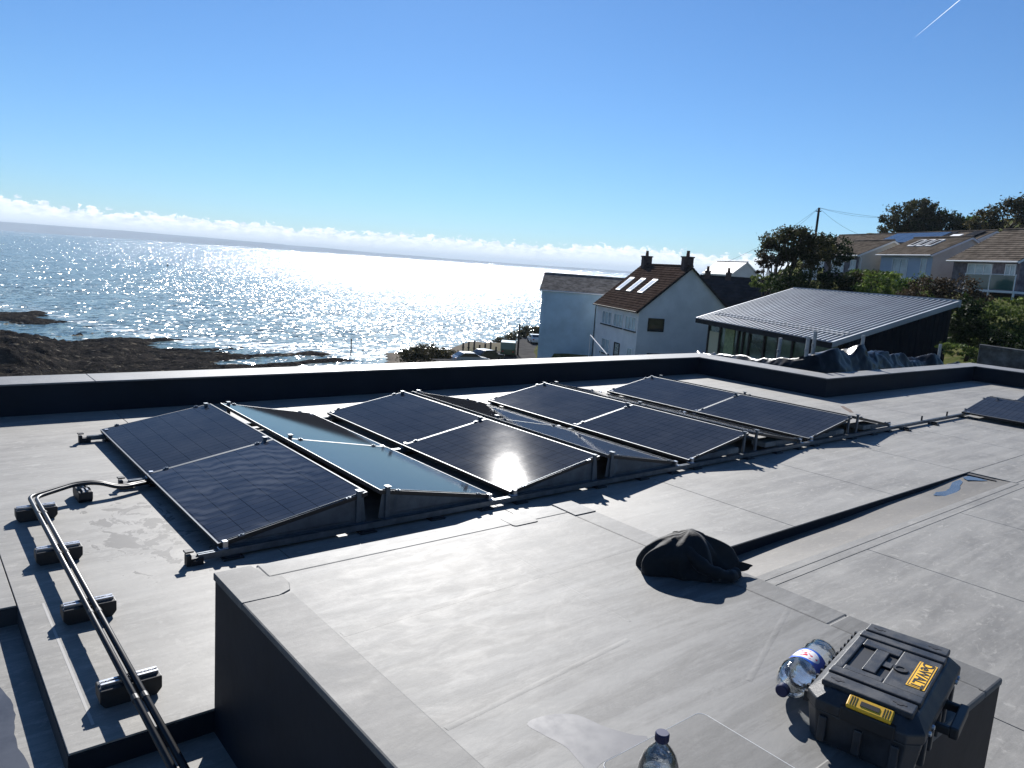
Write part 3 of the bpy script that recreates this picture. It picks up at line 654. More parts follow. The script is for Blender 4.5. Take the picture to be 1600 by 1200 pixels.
bottle((1.425, 1.03, PZ), (0, 0, 0), 'clear water bottle with navy cap standing at the bottom edge of the photo', False, .21)
# lying bottle: axis towards the camera side, cap at the -x end
bo = bottle((0, 0, 0), (0, 0, 0), 'clear bottle with blue label lying beside the tool case', True, 0)
ax = Vector((-1, -.16, .02)).normalized(); side = Vector((0, 0, 1)).cross(ax).normalized(); upv = ax.cross(side)
lab_dir = (upv*.85 - side*.1 + Vector((-.2, -.1, 0))).normalized(); lx = (lab_dir - ax*lab_dir.dot(ax)).normalized(); ly = ax.cross(lx)
bo.matrix_world = Matrix(((lx.x, ly.x, ax.x, 2.655), (lx.y, ly.y, ax.y, 1.240), (lx.z, ly.z, ax.z, PZ+.068), (0, 0, 0, 1))) @ Matrix.Scale(1.24, 4)

# ------------------------------------------------------------------ black sheeting behind the parapet
m_tarp = mat('black_polythene', (.006, .006, .007), .30, var=.3, vscale=3, bump=.35, bscale=3.5, spec=.2, bdist=.05)
def tarp():
    ridge = [(16.6, 12.4, .12), (15.7, 11.0, .28), (15.1, 9.6, .42), (14.75, 8.5, .56), (14.75, 7.95, .76), (15.4, 7.86, .88), (16.1, 7.9, .74), (16.7, 7.9, .90), (17.6, 8.0, .74), (18.8, 8.0, .64), (20.0, 8.0, .52), (20.9, 7.95, .56), (21.6, 7.9, .42), (22.3, 7.8, .30)]
    P = [Vector((p[0], p[1], p[2]*.90)) for p in ridge]; ds = [0]
    for a, b in zip(P, P[1:]): ds.append(ds[-1]+(b-a).length)
    n, m_ = 240, 44; vs = []; fs = []
    for i in range(n+1):
        s = ds[-1]*i/n; k = max(j for j in range(len(ds)-1) if ds[j] <= s+1e-9); f = (s-ds[k])/(ds[k+1]-ds[k]); f2 = f*f*(3-2*f)
        p = P[k].lerp(P[k+1], f); p.z = P[k].z*(1-f2)+P[k+1].z*f2
        d = (P[min(k+1, len(P)-1)]-P[k]); d.z = 0; d.normalize(); nn = Vector((-d.y, d.x, 0))
        if nn.dot(Vector((.6, .8, 0))) < 0: nn = -nn
        for j in range(m_+1):
            t_ = (j/m_-.42)*2.2
            q = p + nn*(t_*(.34 if t_ < 0 else 1.1))
            drop = (abs(t_)**1.3)*(.75 if t_ < 0 else .5)
            w = Vector((q.x*1.1, q.y*1.1, t_))
            r1 = 1-abs(mnoise.noise(w*1.3))*2; r2 = 1-abs(mnoise.noise(w*3.1+Vector((4, 0, 7))))*2; r3 = mnoise.noise(w*6.5)
            cr_ = ss(15.2, 16.2, np.array(q.x))*.7+.3; z = p.z - drop + cr_*(.15*(r1-.65) + .045*(r2-.6) + .010*r3)
            vs.append((q.x+.04*r2, q.y+.02*r3, float(z)))
    for i in range(n):
        for j in range(m_): a = i*(m_+1)+j; fs.append((a, a+m_+1, a+m_+2, a+1))
    mb = MB(); mb.add(vs, fs); return mb.build('plastic_sheet', m_tarp, None, smooth=True, label='crumpled glossy black plastic sheeting heaped behind the right parapet', cat='plastic sheet')
tarp()
m_scaf = mat('dull_scaffold', (.32, .32, .32), .5, metal=.6, var=.2, vscale=15)
for i, (x, y, z0, z1, lab) in enumerate([(15.5, 9.2, -.6, .86, 'in front of the glazed shed wall, leftmost'), (14.8, 8.15, -.6, 1.02, 'left of the close pair rising from the black sheeting'), (15.15, 8.2, -.6, 1.12, 'right of the close pair rising from the black sheeting'), (16.8, 7.95, -.6, 1.06, 'in the middle of the black sheeting'), (21.1, 7.95, -.6, .80, 'rightmost, near the parapet corner')]):
    mb = MB(); mb.tube([(x, y, z0), (x+.01, y, z1)], .04, 10); mb.box(x-.06, x+.06, y-.02, y+.02, z1-.32, z1-.26)
    tag(mb.build('scaffold_post', m_scaf), 'short grey scaffold post '+lab, 'post', 'posts behind the parapet')

# ------------------------------------------------------------------ land, beach and sea
ZS = -15.0
SH = ([-60, -20, 0, 5.3, 7.4, 9.5, 12.5, 17.8, 23, 28, 34.9, 37.8, 42, 60, 90], [260, 240, 215, 203, 191, 174, 153, 141, 135, 131, 142, 146, 150, 170, 220])
AZN = [-60, 31, 34, 36.5, 38, 41.5, 43, 47, 53, 57, 60, 64, 68, 72, 76, 90, 140]
DN = [0, 15, 25, 32, 40, 50, 60, 70, 80, 100, 118, 128, 140, 180, 300, 600]
beach = [-6.4, -6.4, -7, -8, -10, -11, -11.5, -12, -12.4, -13, -13.6, -14, -14.6, -17, -22, -25]
beach2 = [-6.4, -6.4, -7, -8, -10, -10.2, -10.3, -10.4, -10.4, -10.6, -12.5, -14, -14.6, -17, -22, -25]
road = [-6.4, -6.4, -7, -8, -9.5, -9.8, -9.8, -9.8, -9.8, -9.8, -10.3, -13, -15.5, -18, -22, -25]
road2 = [-6.4, -6.4, -7, -8, -9.5, -9.8, -9.8, -9.8, -9.8, -9.8, -9.8, -10.0, -12, -18, -22, -25]
hous = [-6.4, -6.4, -6.2, -6, -6, -6, -6, -6, -6, -7, -9, -10, -12, -18, -22, -25]
mid = [-6.4, -6.4, -5, -4.5, -4, -3, -2, -1, 0, 1, 2, 2, 1, 0, -5, -20]
h60 = [-6.4, -6.4, -4, -3, -2, -.8, .3, 1.4, 2.4, 3.6, 5, 5.5, 6, 8, 5, 5]
h66 = [-6.4, -6.4, -3, -2, -1.2, .2, 1.5, 2.6, 3.6, 5.4, 7, 8, 9, 14, 20, 25]
h72 = [-6.4, -6.4, -1.6, -.5, -.4, 1.0, 2.0, 3.2, 4.4, 6.6, 8.5, 10, 11, 18, 26, 30]
TAB = np.array([beach, beach, beach2, road, road, road2, hous, hous, hous, mid, h60, h66, h66, h72, h72, h72, h72], float)
def fbm(x, y, sc, oct=5, seed=0.0, ridged=False):
    # value noise with numpy
    out = np.zeros_like(x); amp = 1.0; tot = 0
    for o in range(oct):
        xi, yi = x*sc+seed+o*17.3, y*sc+seed*1.7+o*9.1
        x0, y0 = np.floor(xi), np.floor(yi); fx, fy = xi-x0, yi-y0; fx = fx*fx*(3-2*fx); fy = fy*fy*(3-2*fy)
        def h(a, b): v = np.sin(a*127.1+b*311.7+seed)*43758.5453; return v-np.floor(v)
        v = (h(x0, y0)*(1-fx)+h(x0+1, y0)*fx)*(1-fy)+(h(x0, y0+1)*(1-fx)+h(x0+1, y0+1)*fx)*fy
        if ridged: v = 1-np.abs(2*v-1)
        out += v*amp; tot += amp; amp *= .5; sc *= 2.05
    return out/tot
def land_h(x, y):
    az_ = np.degrees(np.arctan2(x, y)); D = np.hypot(x, y)
    ia = np.clip(np.searchsorted(AZN, az_)-1, 0, len(AZN)-2); fa = np.clip((az_-np.array(AZN)[ia])/(np.array(AZN)[ia+1]-np.array(AZN)[ia]), 0, 1)
    idn = np.clip(np.searchsorted(DN, D)-1, 0, len(DN)-2); fd = np.clip((D-np.array(DN)[idn])/(np.array(DN)[idn+1]-np.array(DN)[idn]), 0, 1)
    T = TAB; h = (T[ia, idn]*(1-fd)+T[ia, idn+1]*fd)*(1-fa)+(T[ia+1, idn]*(1-fd)+T[ia+1, idn+1]*fd)*fa
    # the beach proper follows the shoreline
    ds = np.interp(az_, *SH); t = ds-D
    hb = ZS + np.where(t > 0, .018*t, .05*t)
    hb = np.where(t > 60, hb+(t-60)*.06, hb)
    wb = 1-ss(31.5, 35.5, az_); wb = wb*ss(40, 75, D)
    return h*(1-wb)+hb*wb, az_, D, t
def grid_mesh(name, xs, ys, zs, m, **k):
    ny, nx = zs.shape; X, Y = np.meshgrid(xs, ys); co_ = np.stack([X, Y, zs], -1).reshape(-1, 3)
    a = (np.arange(ny-1)[:, None]*nx+np.arange(nx-1)[None, :]).ravel(); F = np.stack([a, a+1, a+nx+1, a+nx], -1)
    me = bpy.data.meshes.new(name); me.vertices.add(len(co_)); me.vertices.foreach_set('co', co_.ravel()); me.loops.add(F.size); me.loops.foreach_set('vertex_index', F.ravel().astype(np.int32))
    me.polygons.add(len(F)); me.polygons.foreach_set('loop_start', np.arange(0, F.size, 4, dtype=np.int32)); me.polygons.foreach_set('use_smooth', np.ones(len(F), bool))
    me.update(calc_edges=True); me.validate(); me.materials.append(m); return link(name, me, **k)
def ground_mat():
    m = bpy.data.materials.new('coastal_grass'); m.use_nodes = True; t = m.node_tree; b = t.nodes['Principled BSDF']; b.inputs['Roughness'].default_value = .9; b.inputs['Specular IOR Level'].default_value = .0
    pos = N(t, 'ShaderNodeNewGeometry').outputs['Position']
    def nn(s, d): n = N(t, 'ShaderNodeTexNoise'); n.inputs['Scale'].default_value = s; n.inputs['Detail'].default_value = d; L(t, pos, n.inputs['Vector']); return n.outputs[0]
    c = MIX(t, SMOOTH(t, nn(.25, 6), .35, .65), (.045, .06, .02), (.085, .09, .035)); c = MIX(t, SMOOTH(t, nn(2, 4), .5, .7), c, (.11, .10, .055))
    z = N(t, 'ShaderNodeSeparateXYZ'); L(t, pos, z.inputs[0]); c = MIX(t, SMOOTH(t, z.outputs[2], -9.2, -10.6), c, (.17, .15, .125)); L(t, c, b.inputs['Base Color'])
    bp = N(t, 'ShaderNodeBump'); bp.inputs['Strength'].default_value = .6; bp.inputs['Distance'].default_value = .15; L(t, nn(3, 6), bp.inputs['Height']); L(t, bp.outputs[0], b.inputs['Normal']); return m
xs_ = np.concatenate([np.arange(-150, 20, 12.0), np.arange(20, 130, 1.6), np.arange(132, 420, 14.0)]); ys_ = np.concatenate([np.arange(-150, -10, 14.0), np.arange(-10, 130, 1.6), np.arange(132, 300, 14.0)])
X_, Y_ = np.meshgrid(xs_, ys_); Hh, AZ, DD, T_ = land_h(X_, Y_)
inb = (AZ < 30) & (DD > 60); Hh = np.where(inb, np.minimum(Hh, ZS)-6, Hh)
Hh += (fbm(X_, Y_, .12, 4, 2.0)-.5)*.7*ss(56, 62, AZ)
grid_mesh('ground', xs_, ys_, Hh, ground_mat(), kind='structure')

# beach with the low rock shelf
def rock_mat():
    m = bpy.data.materials.new('rock_and_sand'); m.use_nodes = True; t = m.node_tree; b = t.nodes['Principled BSDF']
    pos = N(t, 'ShaderNodeNewGeometry').outputs['Position']
    def nn(s, d, st=(1, 1, 1), r=.65): mp = N(t, 'ShaderNodeMapping'); mp.inputs['Scale'].default_value = st; L(t, pos, mp.inputs[0]); n = N(t, 'ShaderNodeTexNoise'); n.inputs['Scale'].default_value = s; n.inputs['Detail'].default_value = d; n.inputs['Roughness'].default_value = r; L(t, mp.outputs[0], n.inputs['Vector']); return n.outputs[0]
    at = N(t, 'ShaderNodeAttribute', attribute_name='rock'); f = at.outputs['Fac']
    rk = MIX(t, SMOOTH(t, nn(.8, 7), .35, .65), (.008, .008, .009), (.030, .027, .025)); rk = MIX(t, SMOOTH(t, nn(2.5, 6), .55, .7), rk, (.085, .075, .055))
    rk = MIX(t, SMOOTH(t, nn(.55, 7, (.6, 1.6, 1), .7), .58, .68), rk, (.13, .112, .088)); rk = MIX(t, SMOOTH(t, nn(1.3, 6, (.5, 1.8, 1), .7), .62, .70), rk, (.36, .33, .27))  # tan mottles, then bright flecks: pale sand and wet glints put in as colour
    sd = MIX(t, SMOOTH(t, nn(.12, 6), .35, .65), (.30, .255, .195), (.40, .35, .27))
    c = MIX(t, SMOOTH(t, M_(t, 'ADD', f, M_(t, 'MULTIPLY', M_(t, 'SUBTRACT', nn(1.2, 5), .5), .5)), .35, .5), sd, rk); L(t, c, b.inputs['Base Color'])
    b.inputs['Roughness'].default_value = .75; b.inputs['Specular IOR Level'].default_value = .0
    bp = N(t, 'ShaderNodeBump'); bp.inputs['Strength'].default_value = 1; bp.inputs['Distance'].default_value = .35; L(t, M_(t, 'MULTIPLY', nn(1.6, 8), f), bp.inputs['Height']); L(t, bp.outputs[0], b.inputs['Normal']); return m
xs_ = np.arange(-40, 112, .42); ys_ = np.arange(58, 226, .42); X_, Y_ = np.meshgrid(xs_, ys_)
Hh, AZ, DD, T_ = land_h(X_, Y_); ds = np.interp(AZ, *SH); t = ds-DD
hb = ZS-.40+np.where(t > 0, .0065*np.minimum(t, 90), .05*t)
# strata: ridged noise stretched along the shore
ca, sa = math.cos(R(-12)), math.sin(R(-12)); U = X_*ca-Y_*sa; V = X_*sa+Y_*ca
strat = fbm(U*.28, V, .16, 6, 3.1, True); lump = fbm(X_, Y_, .10, 5, 8.3); fine = fbm(X_, Y_, .9, 3, 5.5, True)
right = 1-ss(25.5, 29.5, AZ+(lump-.5)*5); front = ss(-3, 7, t+(lump-.5)*14)
sandlane = ss(.52, .575, fbm(U*.2, V, .07, 4, 11.7)+.10*(fine-.5)+ .10*ss(14, 26, AZ)-.02)
rock = np.clip(right*front*(1-.9*sandlane), 0, 1)
rel = (np.clip(strat-.42, 0, 1)*2.3+np.clip(lump-.42, 0, 1)*2.4+(fine-.5)*.5)
hb = hb + rock*(rel*.62-.10)
mound = np.exp(-((AZ-3.5)/5.6)**2)*ss(160, 128, DD)*ss(70, 95, DD)
hb = hb + mound*(1.7+2.2*(strat-.5)+2.2*(lump-.5)+.9*(fine-.5))*ss(.25, .7, mound+.25*(lump-.5))
mound2 = np.exp(-((AZ-11.5)/2.6)**2)*np.exp(-((DD-122)/12)**2); hb = hb+mound2*(1.3+1.4*(strat-.5)); rock = np.clip(np.maximum(rock, np.maximum(mound*1.6, mound2*1.4)), 0, 1)
hb = np.where(AZ > 33, hb-(AZ-33)*1.0, hb)
bo_ = grid_mesh('beach', xs_, ys_, hb, rock_mat(), kind='structure')
at = bo_.data.attributes.new('rock', 'FLOAT', 'POINT'); at.data.foreach_set('value', rock.ravel().astype(np.float32))

def sea_mat():
    m = bpy.data.materials.new('sea_water'); m.use_nodes = True; t = m.node_tree; b = t.nodes['Principled BSDF']
    pos = N(t, 'ShaderNodeNewGeometry').outputs['Position']
    def nn(s, d, st, r=.6, rot=0, dist=0):
        mp = N(t, 'ShaderNodeMapping'); mp.inputs['Scale'].default_value = st; mp.inputs['Rotation'].default_value = (0, 0, rot); L(t, pos, mp.inputs[0])
        n = N(t, 'ShaderNodeTexNoise'); n.inputs['Scale'].default_value = s; n.inputs['Detail'].default_value = d; n.inputs['Roughness'].default_value = r; n.inputs['Distortion'].default_value = dist; L(t, mp.outputs[0], n.inputs['Vector']); return n.outputs[0]
    def cell(sc, st, rot, k):
        mp = N(t, 'ShaderNodeMapping'); mp.inputs['Scale'].default_value = st; mp.inputs['Rotation'].default_value = (0, 0, rot); L(t, pos, mp.inputs[0])
        v = N(t, 'ShaderNodeTexVoronoi', voronoi_dimensions='2D'); v.inputs['Scale'].default_value = sc; L(t, mp.outputs[0], v.inputs['Vector'])
        a = N(t, 'ShaderNodeVectorMath', operation='SUBTRACT'); L(t, v.outputs['Color'], a.inputs[0]); a.inputs[1].default_value = (.5, .5, .5)
        b2 = N(t, 'ShaderNodeVectorMath', operation='MULTIPLY'); L(t, a.outputs[0], b2.inputs[0]); b2.inputs[1].default_value = (k, k, 0); return b2.outputs[0]
    def vadd(a, b2): n = N(t, 'ShaderNodeVectorMath', operation='ADD'); L(t, a, n.inputs[0]); L(t, b2, n.inputs[1]); return n.outputs[0]
    # wind-ruffled water: many small facets of different slope, broken up by the swell
    fac = vadd(vadd(cell(.60, (1, 1.7, 1), R(33), .72), cell(1.9, (1, 1.6, 1), R(20), .80)), cell(.09, (1, 2.2, 1), R(28), .14))
    gust = SMOOTH(t, nn(.02, 5, (1, 2.4, 1), .6, R(28)), .25, .75, .55, 1.15)
    sc_ = N(t, 'ShaderNodeVectorMath', operation='SCALE'); L(t, fac, sc_.inputs[0]); L(t, gust, sc_.inputs['Scale'])
    up_ = N(t, 'ShaderNodeCombineXYZ'); up_.inputs[2].default_value = 1
    nrm = N(t, 'ShaderNodeVectorMath', operation='NORMALIZE'); L(t, vadd(sc_.outputs[0], up_.outputs[0]), nrm.inputs[0]); L(t, nrm.outputs[0], b.inputs['Normal'])
    patch = nn(.012, 4, (1, 2.5, 1), .6, R(20))
    c = MIX(t, SMOOTH(t, patch, .35, .65), (.07, .13, .15), (.10, .165, .18))
    # broken foam close to the shore
    at = N(t, 'ShaderNodeAttribute', attribute_name='shore'); fo = nn(.55, 6, (.35, 1.6, 1), .7, R(14), .4)
    foam = M_(t, 'MULTIPLY', SMOOTH(t, fo, M_(t, 'SUBTRACT', .70, M_(t, 'MULTIPLY', at.outputs['Fac'], .26)), .74), SMOOTH(t, at.outputs['Fac'], .02, .35))
    L(t, MIX(t, foam, c, (.75, .77, .78)), b.inputs['Base Color'])
    L(t, M_(t, 'ADD', M_(t, 'MULTIPLY', foam, .5), .165), b.inputs['Roughness']); b.inputs['IOR'].default_value = 1.333
    return m
def sea():
    azs = np.concatenate([np.arange(-180, -20, 8.0), np.arange(-20, 75, .5), np.arange(75, 180.1, 8.0)])
    rs = np.concatenate([np.arange(60, 260, 2.0), np.geomspace(260, 17000, 36)])
    A, Rr = np.meshgrid(np.radians(azs), rs); X = Rr*np.sin(A); Y = Rr*np.cos(A)
    ds = np.interp(np.degrees(A), *SH); tt = Rr-ds
    shore = np.clip(1-tt/26, 0, 1)*ss(-14, -2, tt)
    co_ = np.stack([X, Y, np.full_like(X, ZS)], -1).reshape(-1, 3); nx = len(azs); ny = len(rs)
    a = (np.arange(ny-1)[:, None]*nx+np.arange(nx-1)[None, :]).ravel(); F = np.stack([a, a+nx, a+nx+1, a+1], -1)
    me = bpy.data.meshes.new('sea'); me.from_pydata(co_.tolist(), [], F.tolist()); me.materials.append(sea_mat())
    at = me.attributes.new('shore', 'FLOAT', 'POINT'); at.data.foreach_set('value', shore.ravel().astype(np.float32))
    bm = bmesh.new(); bm.from_mesh(me); bmesh.ops.recalc_face_normals(bm, faces=bm.faces)
    if sum(f.normal.z for f in bm.faces) < 0: bmesh.ops.reverse_faces(bm, faces=bm.faces)
    bm.to_mesh(me); bm.free()
    return link('sea', me, kind='structure')
sea()
# far coast across the water
hx = np.linspace(-15, 52, 160); vs = []; fs = []
for i, a in enumerate(hx):
    el_ = np.interp(a, [-15, 5.5, 12.6, 20.7, 29.7, 39.3, 47, 52], [.5, .54, .54, .42, .25, .17, .20, .15]) + .05*float(fbm(np.array([a]), np.array([0.0]), .35, 4, 4.0)[0]-.5)
    for Dm, f in ((9000, 0), (9400, .75), (9800, 1.0), (11500, 0)):
        zt = 9800*math.tan(R(el_)); vs.append((Dm*math.sin(R(a)), Dm*math.cos(R(a)), ZS-2+f*zt))
for i in range(len(hx)-1):
    for j in range(3): b = i*4+j; fs.append((b, b+4, b+5, b+1))
MB().add(vs, fs).build('hills', mat('far_hill_haze_blue', (.13, .17, .21), .9, spec=.0, var=.3, vscale=.002), None, smooth=True, kind='structure')  # hill colour lightened towards blue, distance haze mixed into it

# ------------------------------------------------------------------ houses
GA = R(-25.5)
gv = Vector((math.cos(GA), math.sin(GA), 0)); ev = Vector((-math.sin(GA), math.cos(GA), 0))
m_white = mat('white_render', (.66, .66, .66), .85, spec=.0, var=.08, vscale=.8, bump=.15, bscale=4)
m_paleb = mat('pale_blue_render', (.36, .49, .58), .85, spec=.0, var=.12, vscale=.5, bump=.2, bscale=3)
m_cream = mat('cream_render', (.55, .52, .46), .85, spec=.0, var=.08, vscale=.9)
m_stone = mat('purple_grey_stone', (.16, .14, .15), .85, spec=.0, var=.35, vscale=3.0, bump=.4, bscale=6)
m_blueg = mat('pale_blue_paint', (.42, .48, .56), .8, var=.06, vscale=.8)
m_tileb = mat('brown_roof_tile', (.050, .036, .030), .7, spec=.0, var=.35, vscale=2.5, bump=.3, bscale=8)
m_tileg = mat('weathered_tan_tile', (.125, .105, .086), .8, spec=.0, var=.35, vscale=1.6, bump=.3, bscale=8)
m_slate = mat('lichen_slate', (.16, .15, .14), .8, spec=.0, var=.4, vscale=2.2, bump=.4, bscale=5)
m_dslate = mat('dark_slate', (.030, .032, .038), .6, spec=.0, var=.3, vscale=1.5)
m_trim = mat('white_trim', (.7, .7, .69), .5)
m_pane = mat('window_glass', (.02, .025, .03), .05, spec=.8)
m_panel = mat('lit_curtain_glass', (.33, .40, .42), .12, var=.3, vscale=1.2)
m_dark = mat('dark_frame', (.02, .02, .022), .7, spec=.1)
m_brick = mat('chimney_brick', (.07, .045, .04), .9, var=.3, vscale=5, bump=.5, bscale=12)
m_pot = mat('clay_pot', (.12, .05, .03), .8)
def slope_mesh(mb, x0, z0, x1, z1, y0, y1, n, t=.06):
    for i in range(n):
        a, b = i/n, (i+1)/n; xa, za = x0+(x1-x0)*a, z0+(z1-z0)*a; xb, zb = x0+(x1-x0)*b, z0+(z1-z0)*b
        nx, nz_ = -(z1-z0), (x1-x0); l = math.hypot(nx, nz_); nx, nz_ = nx/l, nz_/l
        if nz_ < 0: nx, nz_ = -nx, -nz_
        ta, tb_ = t, t*.45
        vs = [(xa, y0, za), (xb, y0, zb), (xb+nx*tb_, y0, zb+nz_*tb_), (xa+nx*ta, y0, za+nz_*ta)]
        mb.add([(x, y0, z) for x, _, z in vs]+[(x, y1, z) for x, _, z in vs], [(0, 1, 2, 3), (7, 6, 5, 4), (0, 4, 5, 1), (1, 5, 6, 2), (2, 6, 7, 3), (3, 7, 4, 0)])
def house(name, label, org, yaw, ln, wd, ze, rise, zb, mw, mr, courses=18, over=.28, cat='house', trim=True, group=None):
    h = empty(name, (org[0], org[1], zb), yaw, label=label, cat=cat, group=group); H0 = ze-zb; h['_w'] = wd; h['_h'] = H0; h['_r'] = rise
    mb = MB(); prof = [(0, 0), (wd, 0), (wd, H0), (wd/2, H0+rise), (0, H0)]
    mb.add([(x, 0, z) for x, z in prof]+[(x, ln, z) for x, z in prof], [(0, 1, 2, 3, 4), (9, 8, 7, 6, 5)]+[(i, 5+i, 5+(i+1) % 5, (i+1) % 5) for i in range(5)])
    mb.build('wall', mw, h)
    k = rise/(wd/2); ox = over
    rf = MB(); slope_mesh(rf, -ox, H0-ox*k+.03, wd/2, H0+rise+.03, -.22, ln+.22, courses)
    slope_mesh(rf, wd+ox, H0-ox*k+.03, wd/2, H0+rise+.03, -.22, ln+.22, courses)
    rfo = rf.build('roof', mr, h)
    mb = MB(); mb.tube([(wd/2, -.24, H0+rise+.09), (wd/2, ln+.24, H0+rise+.09)], .10, 8); mb.build('ridge_tile', mr, rfo)
    if trim:
        mb = MB(); mb.tube([(-ox-.06, -.2, H0-ox*k-.02), (-ox-.06, ln+.2, H0-ox*k-.02)], .06, 8); mb.build('gutter', m_dark if mr is m_tileb else m_trim, h)
        for s_ in (0, 1):
            xa = -ox if s_ == 0 else wd+ox
            mb = MB(); mb.add([(xa, -.20, H0-ox*k-.14), (wd/2, -.20, H0+rise-.12), (wd/2, -.20, H0+rise+.04), (xa, -.20, H0-ox*k+.03), (xa, -.24, H0-ox*k-.14), (wd/2, -.24, H0+rise-.12), (wd/2, -.24, H0+rise+.04), (xa, -.24, H0-ox*k+.03)],
                              [(0, 1, 2, 3), (7, 6, 5, 4), (0, 4, 5, 1), (1, 5, 6, 2), (2, 6, 7, 3), (3, 7, 4, 0)]); mb.build('barge_board', m_dark if mr is m_tileb or mr is m_tileg and False else m_trim, h)
    return h, rfo
def win(h, zb, face, a0, a1, z0, z1, n=2, mp=None, mf=None, sill=True, name='window'):
    mp = mp or m_pane; mf = mf or m_trim; wd = h['_w']; t = .07
    if face == 'x': f = lambda d, a, z: (-d, a, z-zb)
    else: f = lambda d, a, z: (a, -d, z-zb)
    def bx(mb, d0, d1, p0, p1, q0, q1):
        vs = [f(d, a, z) for z in (q0, q1) for a in (p0, p1) for d in (d0, d1)]
        mb.add(vs, [(0, 2, 3, 1), (4, 5, 7, 6), (0, 1, 5, 4), (2, 6, 7, 3), (0, 4, 6, 2), (1, 3, 7, 5)])
    mb = MB(); bx(mb, .0, .06, a0, a1, z0, z0+t); bx(mb, .0, .06, a0, a1, z1-t, z1); bx(mb, .0, .06, a0, a0+t, z0+t, z1-t); bx(mb, .0, .06, a1-t, a1, z0+t, z1-t)
    for i in range(1, n): am = a0+(a1-a0)*i/n; bx(mb, .0, .055, am-t/2, am+t/2, z0+t, z1-t)
    w = mb.build(name, mf, h)
    for i in range(n):
        mb = MB(); p0 = a0+(a1-a0)*i/n+t*.5; p1 = a0+(a1-a0)*(i+1)/n-t*.5; bx(mb, .0, .02, p0, p1, z0+t, z1-t); mb.build('pane', mp, w)
    if sill: mb = MB(); bx(mb, 0, .14, a0-.08, a1+.08, z0-.1, z0); mb.build('sill', m_dark if mw_dark else m_trim, w)
    return w
def skylight(rfo, h, y, x0, x1, wid, mf, mg):
    k = h['_r']/(h['_w']/2); H0 = h['_h']; z = lambda x: H0+x*k+.10
    l = math.hypot(1, k); nx, nz_ = -k/l, 1/l
    def slab(mb, xa, xb, ya, yb, d0, d1):
        vs = [(x+nx*d, yy, z(x)+nz_*d) for d in (d0, d1) for yy in (ya, yb) for x in (xa, xb)]
        mb.add(vs, [(0, 2, 3, 1), (4, 5, 7, 6), (0, 1, 5, 4), (2, 6, 7, 3), (0, 4, 6, 2), (1, 3, 7, 5)])
    mb = MB(); slab(mb, x0, x1, y-wid/2, y+wid/2, -.05, .06); s_ = mb.build('skylight', mf, rfo)
    mb = MB(); slab(mb, x0+.12, x1-.12, y-wid/2+.1, y+wid/2-.1, .06, .07); mb.build('pane', mg, s_)
def chimney(rfo, h, y, w=.75, hh=1.0, pots=1, d=.55):
    zt = h['_h']+h['_r']; x = h['_w']/2; mb = MB(); mb.box(x-w/2, x+w/2, y-d/2, y+d/2, zt-.5, zt+hh); mb.box(x-w/2-.06, x+w/2+.06, y-d/2-.06, y+d/2+.06, zt+hh, zt+hh+.1)
    ch = mb.build('chimney', m_brick, rfo)
    for i in range(pots):
        px = x+(i-(pots-1)/2)*.35; mb = MB(); mb.lathe([(.15, zt+hh+.1), (.12, zt+hh+.5), (.14, zt+hh+.55)], 12, Matrix.Translation((px, y, 0))); mb.build('chimney_pot', m_pot, ch)
mw_dark = True
# white house with the brown roof
h, rf = house('white_house', 'white rendered house with brown tiled gable roof and three skylights', (45.35, 39.29), GA, 9.4, 8.12, -.70, 3.5, -6.2, m_white, m_tileb, 20)
for a0, a1 in ((.35, 2.5), (3.1, 5.1), (5.65, 7.9)): win(h, -6.2, 'x', a0, a1, -2.5, -1.38, 3, m_panel)
win(h, -6.2, 'y', .83, 2.21, -2.41, -1.36, 1, m_pane, m_dark, False)
win(h, -6.2, 'x', 3.3, 4.5, -5.9, -3.8, 1, m_pane, m_dark, False, 'door'); win(h, -6.2, 'x', 5.6, 7.5, -5.0, -3.75, 2, m_panel); win(h, -6.2, 'x', .6, 1.6, -5.0, -3.9, 1, m_panel); win(h, -6.2, 'y', 1.0, 5.5, -5.2, -4.15, 3, m_pane, m_dark, False)
mb = MB(); mb.box(.1, 8.0, -.02, -.002, 5.03, 5.08); mb.build('render_band', m_white, h)
for y in (8.0, 5.55, 3.1): skylight(rf, h, y, 1.25, 2.6, .95, m_trim, mat('bright_rooflight', (.75, .78, .8), .1))
chimney(rf, h, .75, .8, .75, 1); chimney(rf, h, 8.7, .8, .75, 1)
mb = MB(); mb.tube([(-.1, 9.45, 5.2), (-.1, 9.5, 4.6), (-.06, 9.5, 0)], .05, 8); mb.build('downpipe', m_dark, h)
# exterior stair handrail beside it
mb = MB(); mb.tube([(46.6, 45.6, -3.5), (44.6, 41.6, -4.6)], .05, 6)
for t_ in (0, .33, .66, 1): p = Vector((46.6, 45.6, -3.5)).lerp(Vector((44.6, 41.6, -4.6)), t_); mb.tube([p, (p.x, p.y, -6.2)], .04, 6)
tag(mb.build('handrail', m_trim), 'white sloping handrail in front of the white house', 'handrail')
# pale blue building
h, rf = house('pale_blue_building', 'plain pale blue rendered building with weathered slate roof', (54.5, 46.9), R(44), 9.5, 8.4, -.07, 1.4, -10, m_paleb, m_slate, 14, .2)
for y in (9.1, 5.8): mb = MB(); mb.box(-.03, -.002, y-.03, y+.03, .5, 9.6); mb.build('render_joint', m_paleb, h)
for z in (3.0, 6.3): mb = MB(); mb.box(-.025, -.002, .1, 9.4, z-.03, z+.03); mb.build('render_band', m_paleb, h)
# dark roofed terrace
h, rf = house('dark_roofed_house', 'dark slate roofed house behind the white gable', (64.07, 38.99), R(34.2), 7.1, 10, -1.5, 3.7, -6, m_white, m_dslate, 14, .2)
chimney(rf, h, 6.6, .8, .5, 2); chimney(rf, h, 4.55, .8, .45, 1)
